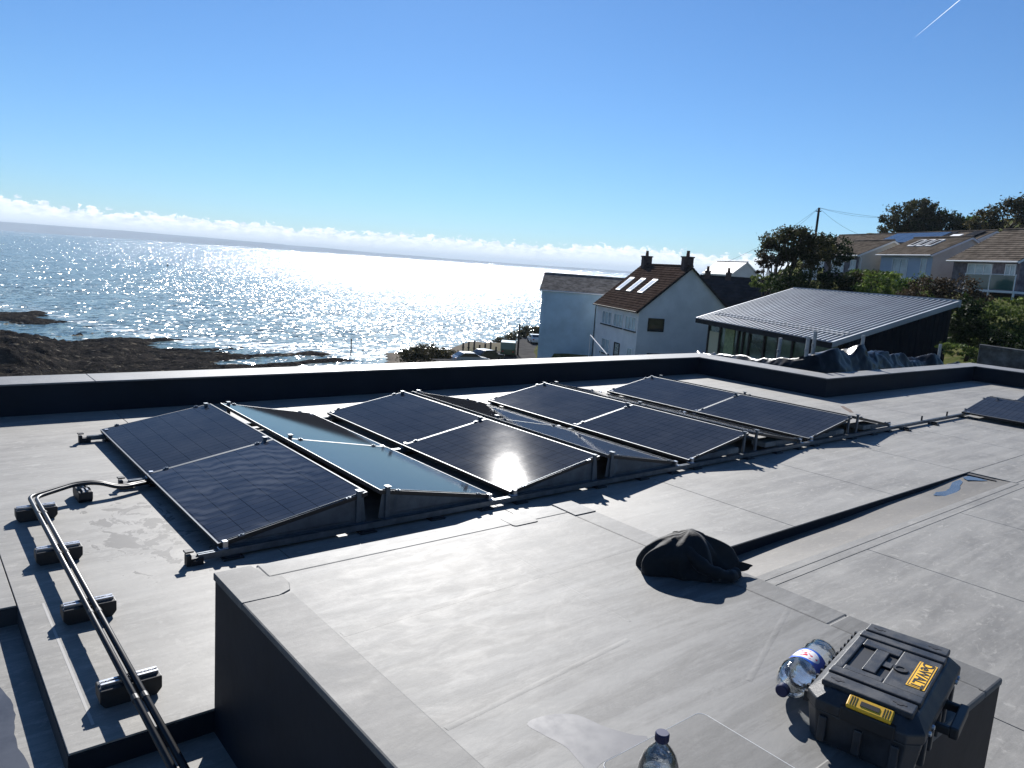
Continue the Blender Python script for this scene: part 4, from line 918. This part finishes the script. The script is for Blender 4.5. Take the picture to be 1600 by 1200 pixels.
# far grey house
h, rf = house('grey_gabled_house', 'distant pale gabled house with blue grey roof beyond the dark roof', (90.5, 62.4), GA, 8, 3.7*1.2, 2.8, 1.75, -4, m_white, mat('blue_grey_slate', (.10, .12, .15), .6, var=.2, vscale=2), 12, .1)
# bungalows on the hillside
mw_dark = False
m_sg = m_panel
h, rf = house('hillside_bungalow', 'leftmost hillside bungalow, cream gable and grey front', (67.27, 33.17), GA, 4.9, 6.4, 5.13, 1.36, 2.0, m_cream, m_tileg, 14, .35)
mb = MB(); mb.box(-.012, -.002, 0.02, 4.88, .02, 3.1); mb.build('stone_front', m_stone, h)
win(h, 2.0, 'x', 1.95, 3.95, 3.5, 4.75, 3, m_panel, m_trim); win(h, 2.0, 'x', .35, 1.1, 3.8, 4.6, 1, m_panel, m_trim)
mb = MB(); mb.tube([(-.1, -.12, 2.95), (.1, -.12, 2.75), (.12, -.1, .2)], .045, 6); mb.build('downpipe', m_trim, h)
cs = empty('conservatory', (69.6, 38.3, 2.0), GA, label='small white framed conservatory left of the leftmost bungalow', cat='conservatory')
mb = MB()
for y in (0, .8, 1.6, 2.4): mb.box(-.04, .04, y-.05, y+.05, 0, 2.4)
mb.box(-.05, .05, -.05, 2.45, 0, .6); mb.box(-.05, .05, -.05, 2.45, 2.35, 2.5); mb.box(0, 2, -.05, 2.45, 2.5, 2.58); mb.build('frame', m_trim, cs)
for i in range(3): mb = MB(); mb.box(-.015, .015, .06+.8*i, .74+.8*i, .62, 2.34); mb.build('pane', m_panel, cs)
h, rf = house('hillside_bungalow', 'middle hillside bungalow, pale blue front and three white skylights', (64.97, 26.05), GA, 5.9, 6.68, 5.28, 1.47, 2.2, m_cream, m_tileg, 14, .4)
mb = MB(); mb.box(-.012, -.002, 0.02, 5.88, .02, 3.05); mb.build('blue_front', m_blueg, h)
win(h, 2.2, 'x', 2.6, 4.4, 2.8, 4.85, 2, m_panel, m_trim, False); win(h, 2.2, 'x', .55, 1.2, 3.4, 4.9, 1, m_panel, m_trim)
for y in (4.2, 3.2, 2.2): skylight(rf, h, y, 1.3, 2.7, .65, m_trim, m_dslate)
h, rf = house('hillside_bungalow', 'rightmost hillside bungalow with stone front, wide window and glass balcony', (59.3, 18.1), GA, 5.7, 8.6, 4.84, 2.3, -.2, m_stone, m_tileg, 16, .45)
win(h, -.2, 'x', 2.2, 4.35, 3.0, 4.45, 3, m_panel, m_trim); win(h, -.2, 'x', .3, 1.15, 3.1, 4.45, 2, m_panel, m_trim)
mb = MB(); mb.box(-1.9, -.02, -1.5, 2.6, 2.65, 2.8)
for y in (-1.45, .5, 2.55): mb.box(-1.85, -1.75, y-.05, y+.05, 0, 2.65); mb.box(-1.87, -1.82, y-.03, y+.03, 2.8, 3.85)
mb.box(-1.9, -1.8, -1.5, 2.6, 3.83, 3.88); bal = mb.build('balcony', m_trim, h)
for y0_, y1_ in ((-1.4, .45), (.55, 2.5)): mb = MB(); mb.box(-1.86, -1.84, y0_, y1_, 2.85, 3.8); mb.build('balcony_pane', mat('green_balcony_glass', (.03, .09, .085), .08), bal)
h, rf = house('upper_bungalow', 'upper brown roofed house rising behind the rightmost bungalow', (68.5, 13.8), GA, 10.6, 9, 6.6, 3.4, 3, m_stone, m_tileb, 16, .4)
h, rf = house('long_roofed_house', 'long roofed house behind the bungalows with dark solar panels and white gable', (76.4, 28.7), GA, 22, 8, 6.45, 1.75, 3, m_white, m_tileg, 12, .3)
def roof_panel(y0_, y1_, x0_, x1_, m, nm='roof_solar_panel'):
    k = 1.75/4; H0 = 3.45; z = lambda x: H0+x*k+.16; mb = MB()
    vs = [(x-.04*d, y, z(x)+d*.06) for d in (0, 1) for y in (y0_, y1_) for x in (x0_, x1_)]
    mb.add(vs, [(0, 2, 3, 1), (4, 5, 7, 6), (0, 1, 5, 4), (2, 6, 7, 3), (0, 4, 6, 2), (1, 3, 7, 5)]); mb.build(nm, m, rf)
m_sp = mat('far_solar_glass', (.03, .04, .06), .15)
for i in range(5): roof_panel(4.6+i*1.5, 6.05+i*1.5, .9, 3.6, m_sp)
roof_panel(2.4, 3.6, 1.5, 2.9, m_trim, 'skylight'); roof_panel(.6, 1.9, .7, 3.7, m_dslate); roof_panel(3.8, 4.4, .7, 3.7, m_dslate)

# ------------------------------------------------------------------ ribbed metal roofed building
S = 1.3333
so_ = Vector((21.34*S, 10.99*S, 0)); zl, zh, LN, RN = 2.0858-1.656*S, 2.0858-.21*S, 8.45*S, 4.3*S
zb = -6.0
sh = empty('metal_roofed_building', (so_.x, so_.y, zb), GA, label='dark clad building with ribbed grey metal mono pitch roof and glazed side', cat='building')
m_clad = mat('navy_cladding', (.004, .006, .011), .6, spec=.1, var=.15, vscale=2)
m_metal = mat('grey_metal_roof', (.27, .295, .33), .5, metal=.2, var=.12, vscale=.7)
k = (zh-zl)/RN; a_, b_ = zl-zb, zh-zb
mb = MB(); x0_ = .75; prof = [(x0_, 0), (RN-.2, 0), (RN-.2, a_+k*(RN-.2)-.2), (x0_, a_+k*x0_-.2)]
mb.add([(x, .15, z) for x, z in prof]+[(x, LN-.15, z) for x, z in prof], [(0, 1, 2, 3), (7, 6, 5, 4), (0, 4, 5, 1), (1, 5, 6, 2), (2, 6, 7, 3), (3, 7, 4, 0)]); wl = mb.build('wall', m_clad, sh)
for i in range(24):
    x = x0_+.1+(RN-1.2)*i/23; mb = MB(); mb.box(x-.02, x+.02, .12, .149, 0, a_+k*x-.2); mb.build('cladding_batten', m_clad, wl)
mb = MB(); vs = [(0, 0, a_), (RN, 0, b_), (RN, LN, b_), (0, LN, a_)]; mb.add([(x, y, z-.16) for x, y, z in vs]+vs, [(3, 2, 1, 0), (4, 5, 6, 7)]+[(i, (i+1) % 4, 4+(i+1) % 4, 4+i) for i in range(4)]); rfm = mb.build('roof', m_metal, sh)
sl_ = math.hypot(RN, zh-zl); mb = MB(); mb.box(0, sl_, -.03, .03, 0, .075); me_rib = mb.mesh('standing_seam', m_metal)
nr = 36
for i in range(nr+1): link('standing_seam', me_rib, rfm, (0, .03+(LN-.06)*i/nr, a_+.001), (0, -math.atan2(zh-zl, RN), 0))
mb = MB(); mb.box(RN-.08, RN+.04, -.03, LN+.03, b_-.2, b_+.10); mb.build('ridge_flashing', m_metal, rfm)
for y in (-.06, LN+.0): 
    mb = MB(); vs = [(0, y, a_-.05), (RN, y, b_-.05), (RN, y, b_+.08), (0, y, a_+.08)]; mb.add(vs+[(x, yy+.06, z) for x, yy, z in vs], [(0, 1, 2, 3), (7, 6, 5, 4), (0, 4, 5, 1), (1, 5, 6, 2), (2, 6, 7, 3), (3, 7, 4, 0)]); mb.build('verge_flashing', m_metal, rfm)
mb = MB(); mb.tube([(.75, .3, a_+k*.75+.10), (.75, LN-.6, a_+k*.75+.10)], .03, 6); mb.tube([(.95, .3, a_+k*.95+.10), (.95, LN-.6, a_+k*.95+.10)], .03, 6); mb.build('snow_guard', m_metal, rfm)
mb = MB(); mb.box(-.03, -.002, -.02, LN+.02, a_-.2, a_+.03); mb.build('eave_fascia', m_clad, rfm)
# glazed wall under the eave
zt = a_+k*x0_-.22; m_gg = mat('green_tinted_glass', (.045, .075, .05), .06, var=.5, vscale=.9, spec=.7)
ys2 = [LN-.3, LN-1.5, LN-3.3, LN-3.75, LN-4.3, LN-5.6, LN-6.7, LN-7.8, LN-9.0, .4]
gl = MB()
for y in ys2: gl.box(x0_-.13, x0_-.0, y-.06, y+.06, 1.2, zt)
gl.box(x0_-.12, x0_-.01, .3, LN-.3, zt-.12, zt); glz = gl.build('mullion', m_dark, sh)
for i in range(len(ys2)-1):
    mb = MB(); mb.box(x0_-.06, x0_-.003, ys2[i+1]+.07, ys2[i]-.07, 1.2, zt-.13); mb.build('pane', m_gg, glz)
mb = MB(); mb.box(x0_-.10, x0_-.065, LN-1.42, LN-.42, 1.3, zt-.6); mb.build('blind', mat('cream_blind', (.36, .35, .26), .7), glz)
mb = MB(); mb.box(x0_-.10, x0_-.065, LN-2.9, LN-2.0, 1.3, zt-.3); mb.build('blind', mat('green_curtain', (.17, .22, .12), .8, var=.3, vscale=6), glz)

# retaining wall and flower bed at the right
mb = MB(); a = Vector((27.6, 9.2, 0)); b = Vector((31.5, -2.0, 0)); d = (b-a).normalized(); n_ = Vector((-d.y, d.x, 0))
me = []
mb.add([a+Vector((0, 0, -6)), b+Vector((0, 0, -6)), b+n_*.4+Vector((0, 0, -6)), a+n_*.4+Vector((0, 0, -6)), a+Vector((0, 0, .45)), b+Vector((0, 0, -.1)), b+n_*.4+Vector((0, 0, -.1)), a+n_*.4+Vector((0, 0, .45))],
       [(0, 1, 5, 4), (1, 2, 6, 5), (2, 3, 7, 6), (3, 0, 4, 7), (4, 5, 6, 7), (3, 2, 1, 0)])
rw = mb.build('retaining_wall', mat('dark_rubble_stone', (.075, .08, .085), .9, spec=.0, var=.5, vscale=2.2, bump=1, bscale=3.5, bdist=.1))
tag(rw, 'dark rubble retaining wall below the ivy bank at the right', 'wall')
mb = MB(); mb.add([a-n_*.05+Vector((0, 0, .452)), a+d*3-n_*.05+Vector((0, 0, .31)), a+d*3+n_*.5+Vector((0, 0, .31)), a+n_*.5+Vector((0, 0, .452)), a-n_*.05+Vector((0, 0, .54)), a+d*3-n_*.05+Vector((0, 0, .40)), a+d*3+n_*.5+Vector((0, 0, .40)), a+n_*.5+Vector((0, 0, .54))],
       [(0, 1, 5, 4), (1, 2, 6, 5), (2, 3, 7, 6), (3, 0, 4, 7), (4, 5, 6, 7), (3, 2, 1, 0)]); mb.build('wall_coping', MATS['dark_rubble_stone'], rw)

# ------------------------------------------------------------------ trees, hedges, shrubs
def leaf_mat(name, c1, c2, c3=None):
    m = bpy.data.materials.new(name); m.use_nodes = True; t = m.node_tree; b = t.nodes['Principled BSDF']; b.inputs['Roughness'].default_value = .6; b.inputs['Specular IOR Level'].default_value = .05
    pos = N(t, 'ShaderNodeNewGeometry'); n = N(t, 'ShaderNodeTexNoise'); n.inputs['Scale'].default_value = 1.1; n.inputs['Detail'].default_value = 4; L(t, pos.outputs['Position'], n.inputs['Vector'])
    c = MIX(t, SMOOTH(t, n.outputs[0], .35, .65), c1, c2); c = MIX(t, SMOOTH(t, pos.outputs['Random Per Island'], .72, 1.0), c, c3 or tuple(x*1.7 for x in c2)); L(t, c, b.inputs['Base Color'])
    tr = N(t, 'ShaderNodeBsdfTranslucent'); L(t, c, tr.inputs[0]); mx = N(t, 'ShaderNodeMixShader'); mx.inputs[0].default_value = .3
    o = t.nodes['Material Output']; L(t, b.outputs[0], mx.inputs[1]); L(t, tr.outputs[0], mx.inputs[2]); L(t, mx.outputs[0], o.inputs[0]); return m
lm_dark = leaf_mat('dark_evergreen_leaf', (.010, .020, .008), (.022, .036, .012)); lm_oak = leaf_mat('olive_brown_leaf', (.022, .026, .010), (.045, .045, .018))
lm_green = leaf_mat('bright_hedge_leaf', (.055, .095, .018), (.115, .16, .034)); lm_brown = leaf_mat('bronze_shrub_leaf', (.026, .022, .014), (.055, .040, .024)); lm_ivy = leaf_mat('ivy_leaf', (.04, .07, .018), (.095, .13, .032), (.26, .31, .10))
lm_gorse = leaf_mat('gorse_leaf', (.022, .024, .010), (.05, .045, .018), (.13, .10, .03))
m_bark = mat('bark', (.045, .036, .028), .9, var=.4, vscale=6, bump=.6, bscale=12)
def crown_mesh(name, blobs, nleaf, size, m, seed):
    r_ = np.random.default_rng(seed); vol = np.array([b[3]*b[4]*b[5] for b in blobs])**.7; vol = vol/vol.sum(); V = []
    for bb, f in zip(blobs, vol):
        n = int(nleaf*f); c = np.array(bb[:3]); rad = np.array(bb[3:6])
        ncl = max(8, n//38); d = r_.normal(size=(ncl, 3)); d /= np.linalg.norm(d, axis=1)[:, None]; rr = r_.uniform(.45, 1.0, (ncl, 1))**.5*r_.uniform(.85, 1.13, (ncl, 1)); cc = d*rr
        idx = r_.integers(0, ncl, n); p = cc[idx]+r_.normal(size=(n, 3))*np.array([.13, .13, .11]); p = c+p*rad
        V.append(p)
    P = np.concatenate(V); n = len(P)
    u = r_.normal(size=(n, 3)); u /= np.linalg.norm(u, axis=1)[:, None]; w = np.cross(u, r_.normal(size=(n, 3))); w /= np.linalg.norm(w, axis=1)[:, None]
    s = size*r_.uniform(.6, 1.35, (n, 1)); co_ = np.stack([P-u*s, P+w*s*.55, P+u*s, P-w*s*.55], 1).reshape(-1, 3)
    me = bpy.data.meshes.new(name); me.vertices.add(4*n); me.vertices.foreach_set('co', co_.ravel()); me.loops.add(4*n); me.loops.foreach_set('vertex_index', np.arange(4*n, dtype=np.int32)); me.polygons.add(n); me.polygons.foreach_set('loop_start', np.arange(0, 4*n, 4, dtype=np.int32)); me.update(calc_edges=True); me.materials.append(m); return me
def at(azd, D, el_=None, z=None): a = R(azd); return Vector((D*math.sin(a), D*math.cos(a), z if z is not None else EYE+D*math.tan(R(el_))))
def gh(p): return float(land_h(np.array([p.x]), np.array([p.y]))[0][0])
def plant(name, label, cat, azd, D, blobs, nleaf, size, lm, trunks=(), seed=1, tr=.2, group=None):
    """blobs: (dx right, dy away, z above eye plane, rx, ry, rz) in a frame facing the viewer's bearing"""
    base = at(azd, D, z=0); base.z = gh(base); t = empty(name, base, -R(azd), label=label, cat=cat, group=group)
    bl = [(dx, dy, z+EYE-base.z, rx, ry, rz) for dx, dy, z, rx, ry, rz in blobs]
    link('crown', crown_mesh('crown', bl, nleaf, size, lm, seed), t)
    mb = MB(); rs_ = random.Random(seed)
    for (tx0, ty0, tx1, ty1, z1, r_) in trunks:
        z1 = z1+EYE-base.z; p0 = Vector((tx0, ty0, -.5)); p3 = Vector((tx1, ty1, z1)); pts = [p0.lerp(p3, i/6)+Vector((rs_.uniform(-.1, .1), rs_.uniform(-.1, .1), 0))*(i not in (0, 6)) for i in range(7)]
        mb.tube(pts, [r_*(1-.6*i/6) for i in range(7)], 8)
        for bb in bl:
            for q in range(4):
                st = pts[rs_.randint(3, 6)]; en = Vector((bb[0]+rs_.uniform(-.7, .7)*bb[3], bb[1]+rs_.uniform(-.7, .7)*bb[4], bb[2]+rs_.uniform(-.3, .7)*bb[5])); mid_ = st.lerp(en, .5)+Vector((rs_.uniform(-.3, .3), rs_.uniform(-.3, .3), rs_.uniform(0, .3)))
                mb.tube([st, mid_, en], [r_*.35, r_*.22, r_*.06], 5)
    if not trunks: mb.tube([(0, 0, -.5), (.05, 0, .4), (0, .1, 1.0)], [.12, .09, .05], 6)
    mb.build('trunk', m_bark, t, smooth=True); return t
plant('broadleaf_tree', 'round topped dark tree standing before the utility pole', 'tree', 59.6, 58, [(-.3, 0, 2.9, 2.0, 1.8, 1.05), (-1.3, 0, 2.2, 1.1, 1.2, .95), (1.3, .3, 2.6, 1.3, 1.4, 1.0), (.4, 0, 1.8, 1.5, 1.3, .8), (-.2, -.3, 3.4, 1.2, 1.2, .55)], 9000, .10, lm_oak, [(-.2, 0, -.1, 0, 2.3, .2), (-1.4, .2, -1.0, 0, 1.9, .14)], 3)
plant('thin_tree', 'thin sparse tree at the left of the round topped tree', 'tree', 57.9, 57, [(0, 0, 1.75, .8, .8, .75), (-.35, 0, 1.0, .5, .5, .5)], 1100, .08, lm_brown, [(0, 0, .2, 0, 1.6, .09), (.1, 0, -.4, 0, 1.5, .07), (.2, 0, .6, 0, 1.7, .07)], 5)
plant('evergreen_tree', 'smaller dark evergreen right of the round topped tree', 'tree', 62.0, 70, [(0, 0, 3.3, 1.5, 1.4, 1.0), (-1.2, 0, 2.8, 1.1, 1.1, .9), (.6, 0, 2.5, 1.0, 1.0, .7)], 5000, .11, lm_dark, [(0, 0, 0, 0, 2.6, .16)], 7)
plant('broadleaf_tree', 'tall bushy tree rising behind the long roofed house', 'tree', 66.6, 118, [(0, 0, 9.9, 3.1, 3, 2.4), (-2.2, 0, 8.9, 2.0, 2, 1.6), (.9, 0, 11.4, 1.7, 1.8, 1.3), (1.6, 0, 9.0, 2.2, 2, 1.7)], 9000, .17, lm_oak, [(0, 0, 0, 0, 9.5, .35)], 11)
plant('evergreen_hedge', 'dark clipped evergreen mass beside the tall bushy tree', 'hedge', 68.4, 116, [(0, 0, 9.2, 2.4, 2, 1.9), (-2.2, 0, 8.6, 1.8, 2, 1.9), (2.2, 0, 8.2, 1.6, 2, 1.6)], 8000, .16, lm_dark, [(0, 0, 0, 0, 8.5, .3)], 13)
plant('scrub_tree', 'brown green scrubby trees on the skyline at the right edge', 'tree', 71.8, 112, [(-2.2, 0, 9.0, 2.2, 2, 1.5), (.4, 0, 10.2, 2.4, 2, 1.7), (3.0, 0, 11.4, 2.4, 2, 1.8), (-.8, -1, 8.2, 3, 2, 1.0), (4, 0, 9.2, 2, 2, 1.8)], 9000, .17, lm_gorse, [(0, 0, 0, 0, 8.5, .3)], 17)
plant('scrub_tree', 'low scrub on the skyline left of the right edge trees', 'tree', 70.1, 122, [(0, 0, 9.6, 1.6, 1.6, 1.2), (1.6, 0, 9.2, 1.4, 1.4, 1.0)], 3000, .17, lm_green, [(0, 0, 0, 0, 8.5, .2)], 19)
hd = 'bushes along the hillside gardens'
plant('hedge', 'tall dark green hedge below the leftmost bungalow', 'hedge', 61.3, 53, [(-1.6, 0, -.05, 1.2, 1, 1.1), (-.2, 0, .1, 1.3, 1, 1.1), (1.2, 0, .15, 1.2, 1, 1.1), (0, -.3, -1.0, 2.6, 1, 1.0)], 8000, .085, lm_dark, (), 21, group=hd)
plant('shrub', 'shrubby undergrowth around the feet of the thin tree', 'shrub', 58.4, 55, [(-.8, 0, -.1, .8, .8, .5), (.3, 0, .0, .8, .8, .6), (1.0, 0, -.2, .7, .7, .7)], 3500, .08, lm_ivy, (), 23, group=hd)
plant('shrub', 'olive variegated bush between the dark hedge and the bright hedge', 'shrub', 64.0, 53, [(-.5, 0, .0, .9, .8, 1.0), (.5, 0, -.2, .9, .8, 1.1), (0, -.3, -1.0, 1.2, .7, .7)], 5000, .085, lm_oak, (), 25, group=hd)
plant('hedge', 'bright green rounded hedge below the middle bungalow', 'hedge', 66.2, 52, [(-1.2, 0, -.05, 1.1, 1, 1.0), (.2, 0, .05, 1.3, 1, 1.0), (1.4, 0, -.1, 1.1, 1, 1.1), (0, -.3, -1.0, 2.4, 1, .8)], 8500, .085, lm_green, (), 27, group=hd)
plant('shrub', 'thin clipped hedge strip in front of the middle bungalow gable', 'shrub', 64.9, 60, [(-.9, 0, .95, .9, .6, .45), (.6, 0, .9, .9, .6, .4)], 2500, .08, lm_green, (), 28, group=hd)
plant('shrub', 'bronze brown leafed shrub below the rightmost bungalow', 'shrub', 69.3, 48, [(-1.0, 0, .1, 1.2, 1, .95), (.5, 0, .15, 1.2, 1, .9), (1.4, 0, -.5, .9, 1, .9), (0, -.3, -1.1, 2.2, 1, .9), (-1.8, 0, -.5, .8, .8, .7)], 9000, .075, lm_brown, (), 29, group=hd)
plant('ivy_bank', 'sunlit ivy covered bank under the glass balcony', 'shrub', 72.6, 41, [(-1.0, 0, -.75, 1.0, .8, .55), (.4, 0, -.6, 1.1, .8, .6), (1.7, 0, -.8, 1.2, .8, .7), (1.6, -.5, -1.5, 1.2, .8, .8), (.2, -.2, -1.6, 1.2, .8, .8), (-1.4, .2, -1.5, 1.0, .8, .8), (2.6, -.5, -2.0, 1.1, .8, .8)], 12000, .075, lm_ivy, (), 31, group=hd)
plant('shrub', 'deep dark bushes in shade beside the metal roofed building', 'shrub', 70.9, 38, [(-.3, 0, -1.0, .9, .8, 1.0), (.4, -.2, -1.8, 1.2, .8, .7), (1.8, -.4, -2.1, 1.1, .8, .5)], 6000, .075, lm_dark, (), 33, group=hd)
plant('ground_cover', 'low green plants trailing along the retaining wall', 'shrub', 72.6, 31.5, [(-1.2, 0, -1.95, .7, .4, .22), (0, 0, -2.1, .9, .4, .25), (1.2, -.2, -2.25, .8, .4, .25), (2.0, -.5, -2.2, .7, .4, .4)], 3500, .06, lm_ivy, (), 35, group=hd)
plant('gorse_bush', 'rounded brownish gorse bush above the beach behind the parapet', 'shrub', 33.7, 92, [(-2.2, 0, -11.6, 2.0, 1.6, .75), (-.3, 0, -11.3, 2.3, 1.8, .95), (1.8, 0, -11.6, 2.0, 1.6, .7), (0, 0, -12.2, 4.3, 1.6, .8)], 9000, .12, lm_gorse, (), 37)
plant('gorse_bush', 'dark sloping bush by the road beside the pale blue building', 'shrub', 40.6, 124, [(-3.0, 0, -12.9, 2.0, 1.6, .9), (-1, 0, -12.0, 2.2, 1.6, 1.2), (1.2, 0, -11.1, 2.0, 1.6, 1.3), (2.6, 0, -11.0, 1.6, 1.6, 1.2)], 8000, .15, lm_gorse, (), 39)

# ------------------------------------------------------------------ road, cars, poles
rd = [at(36.0, 88), at(38.5, 92), at(40.2, 99), at(41.2, 112), at(42.2, 130)] if False else [at(a_z, D_, z=0) for a_z, D_ in ((34.5, 86), (37.0, 88), (39.2, 93), (40.6, 101), (41.4, 112), (42.3, 126))]
mb = MB(); vs = []; fs = []
for i, p in enumerate(rd):
    d = (rd[min(i+1, len(rd)-1)]-rd[max(i-1, 0)]).normalized(); n_ = Vector((-d.y, d.x, 0))
    for s_ in (-3.2, 3.2): q = p+n_*s_; vs.append((q.x, q.y, -9.62))
for i in range(len(rd)-1): fs.append((2*i, 2*i+2, 2*i+3, 2*i+1))
mb.add(vs, fs).build('road', mat('pale_asphalt', (.085, .083, .08), .85, var=.2, vscale=.6, spec=.0), None, kind='structure')
def car(label, azd, D, heading, col, van=False, name='parked_car'):
    b = at(azd, D, z=-9.62); c = empty(name, b, heading, label=label, cat='van' if van else 'car')
    m = mat('car_paint', col, .3, coat=.6); w = .86 if not van else .95
    if van: prof = [(-2.3, .35), (2.2, .35), (2.3, .9), (1.7, 1.05), (1.2, 1.85), (-2.2, 1.9), (-2.3, 1.0)]
    else: prof = [(-2.0, .3), (2.05, .3), (2.1, .62), (1.95, .80), (1.0, .92), (.3, 1.40), (-1.1, 1.42), (-1.85, .98), (-2.05, .75)]
    mb = MB(); mb.prism(prof, -w, w, Matrix.Rotation(math.pi/2, 4, 'X')); mb.build('body', m, c, bevel=.07)
    g = [(.95, .95), (.28, 1.34), (-1.05, 1.36), (-1.65, .98)] if not van else [(1.62, 1.1), (1.15, 1.75), (-2.0, 1.78), (-2.0, 1.2)]
    for s_ in (-1, 1):
        mb = MB(); mb.prism(g, min(s_*w, s_*(w+.012)), max(s_*w, s_*(w+.012)), Matrix.Rotation(math.pi/2, 4, 'X')); mb.build('side_window', m_pane, c)
        for x in (-1.3, 1.35):
            mb = MB(); mb.lathe([(.05, -.1), (.32, -.1), (.33, .1), (.05, .1)], 16, Matrix.Translation((x, s_*w*.94, .33)) @ Matrix.Rotation(math.pi/2, 4, 'X')); wl_ = mb.build('wheel', m_black, c)
            mb = MB(); mb.lathe([(.02, 0), (.2, 0), (.2, .02), (.02, .02)], 12, Matrix.Translation((x, s_*(w*.94+.1), .33)) @ Matrix.Rotation(math.pi/2, 4, 'X')); mb.build('rim', m_alu, wl_)
    def glasspane(x0_, z0_, x1_, z1_): 
        mb = MB(); dx, dz = (z1_-z0_), -(x1_-x0_); l = math.hypot(dx, dz); dx, dz = dx/l*.03, dz/l*.03
        if dz < 0: dx, dz = -dx, -dz
        mb.add([(x0_+dx, -w*.86, z0_+dz), (x0_+dx, w*.86, z0_+dz), (x1_+dx, w*.8, z1_+dz), (x1_+dx, -w*.8, z1_+dz)], [(0, 1, 2, 3)]); mb.build('windscreen', m_pane, c)
    if van: glasspane(1.66, 1.14, 1.24, 1.78)
    else: glasspane(.95, .96, .36, 1.36); glasspane(-1.75, 1.04, -1.18, 1.38)
    for s_ in (-1, 1):
        mb = MB(); mb.box(2.0, 2.11, s_*.62-.15, s_*.62+.15, .60, .74); mb.build('headlight', m_trim, c)
        mb = MB(); mb.box(-2.1 if not van else -2.34, -1.95, s_*.66-.1, s_*.66+.1, .66, .84); mb.build('tail_light', mat('tail_red', (.3, .01, .01), .3), c)
    return c
car('silver blue parked car nearest the gorse bush', 36.6, 86, R(-15), (.25, .29, .32)); car('dark parked car between the silver blue car and the green van', 37.9, 90, R(5), (.012, .022, .028))
car('small dark green van parked by the road end', 39.45, 97, R(50), (.03, .06, .02), True, 'parked_van'); car('white car on the road at the corner of the pale blue building', 41.45, 115, R(60), (.7, .7, .7))
m_wood = mat('dark_timber', (.03, .024, .02), .85, var=.3, vscale=4)
for i in range(7):
    p = at(36.0+.42*i, 99-.3*i, z=-10.2); mb = MB(); mb.tube([p, p+Vector((0, 0, 1.6+.25*((i*7) % 3)))], .11, 8); q = p+Vector((0, 0, 1.0)); mb.box(q.x-.13, q.x+.13, q.y-.13, q.y+.13, q.z, q.z+.12)
    tag(mb.build('timber_post', m_wood), ['leftmost', 'second from left', 'third from left', 'middle', 'third from right', 'second from right', 'rightmost'][i]+' short dark timber post in the row along the beach edge', 'post', 'timber posts along the beach edge')
def pole(label, azd, D, z0, z1, arms=True):
    b = at(azd, D, z=z0); p = empty('utility_pole', b, -R(azd), label=label, cat='pole'); mb = MB(); mb.tube([(0, 0, 0), (.02, 0, z1-z0)], [.14, .10], 10); mb.build('post', m_wood, p)
    mb = MB(); mb.box(-.06, .06, -.2, -.1, z1-z0-1.4, z1-z0-.8); mb.box(-.25, .25, -.05, .05, z1-z0-.35, z1-z0-.27); mb.build('fitting', m_dark, p); return Vector((b.x, b.y, z1))
pole('dark utility pole on the road in front of the sea', 40.2, 98, -9.7, EYE-98*math.tan(R(4.4)))
pt = pole('slim utility pole above the hillside tree with wires', 60.75, 75, 1.5, EYE+75*math.tan(R(5.3)))
m_wire = mat('black_wire', (.02, .02, .02), .6)
ends = [at(54.0, 62, .75), at(57.0, 66, 2.4), at(66.5, 86, 5.0), at(69.5, 84, 5.0), at(64.6, 78, 3.4)]
labs = ['long wire falling left to the white house', 'short wire falling left behind the trees', 'upper wire running right towards the tall tree', 'wire running right over the long roofed house', 'wire falling right to the leftmost bungalow']
for e_, lb in zip(ends, labs):
    mb = MB(); pts = []
    for i in range(25): t_ = i/24; q = pt.lerp(e_, t_); q.z -= .5*4*t_*(1-t_); pts.append(q)
    mb.tube(pts, .010, 5); tag(mb.build('overhead_wire', m_wire), lb, 'wire', 'overhead wires')
# beach flag pole and buoy
p = at(27.6, 123, z=-14.3); mb = MB(); mb.tube([p, p+Vector((0, 0, 2.6))], .09, 8); mb.tube([p+Vector((0, 0, 2.5)), p+Vector((0, 0, 2.8))], .14, 8); tag(mb.build('marker_post', m_wood), 'lone dark marker post on the sand by the rocks', 'post')
p = at(15.0, 560, z=ZS); mb = MB(); mb.lathe([(.5, -.3), (.75, .1), (.5, .5), (.2, .7), (.16, 1.2), (.25, 1.4)], 14, Matrix.Translation(p)); tag(mb.build('buoy', m_dark), 'tiny dark buoy floating far out on the sea', 'buoy')
# contrail high in the sky
a = at(65.2, 28000, 15.85); b = at(68.2, 28000, 18.4); mb = MB(); mb.tube([a.lerp(b, i/10) for i in range(11)], [2+11*(i/10) for i in range(11)], 8)
m_ct = mat('ice_cloud', (.9, .9, .9), 1.0); bt = m_ct.node_tree; tr = N(bt, 'ShaderNodeBsdfTransparent'); mx = N(bt, 'ShaderNodeMixShader'); mx.inputs[0].default_value = .45; tl = N(bt, 'ShaderNodeBsdfTranslucent'); L(bt, tr.outputs[0], mx.inputs[1]); L(bt, tl.outputs[0], mx.inputs[2]); L(bt, mx.outputs[0], bt.nodes['Material Output'].inputs[0])
tag(mb.build('contrail', m_ct, None, smooth=True), 'thin white aircraft trail high at the upper right of the sky', 'contrail')

# ------------------------------------------------------------------ sea air
hz = MB(); hz.box(-17600, 17600, -17600, 17600, ZS-12, 118)
m_hz = bpy.data.materials.new('sea_haze'); m_hz.use_nodes = True; t = m_hz.node_tree; t.nodes.clear(); o = N(t, 'ShaderNodeOutputMaterial'); pv = N(t, 'ShaderNodeVolumePrincipled')
pv.inputs['Color'].default_value = (.76, .88, 1, 1); pv.inputs['Density'].default_value = 1.25e-4; pv.inputs['Anisotropy'].default_value = .0; L(t, pv.outputs[0], o.inputs['Volume'])
hz.build('haze', m_hz, None, kind='stuff')
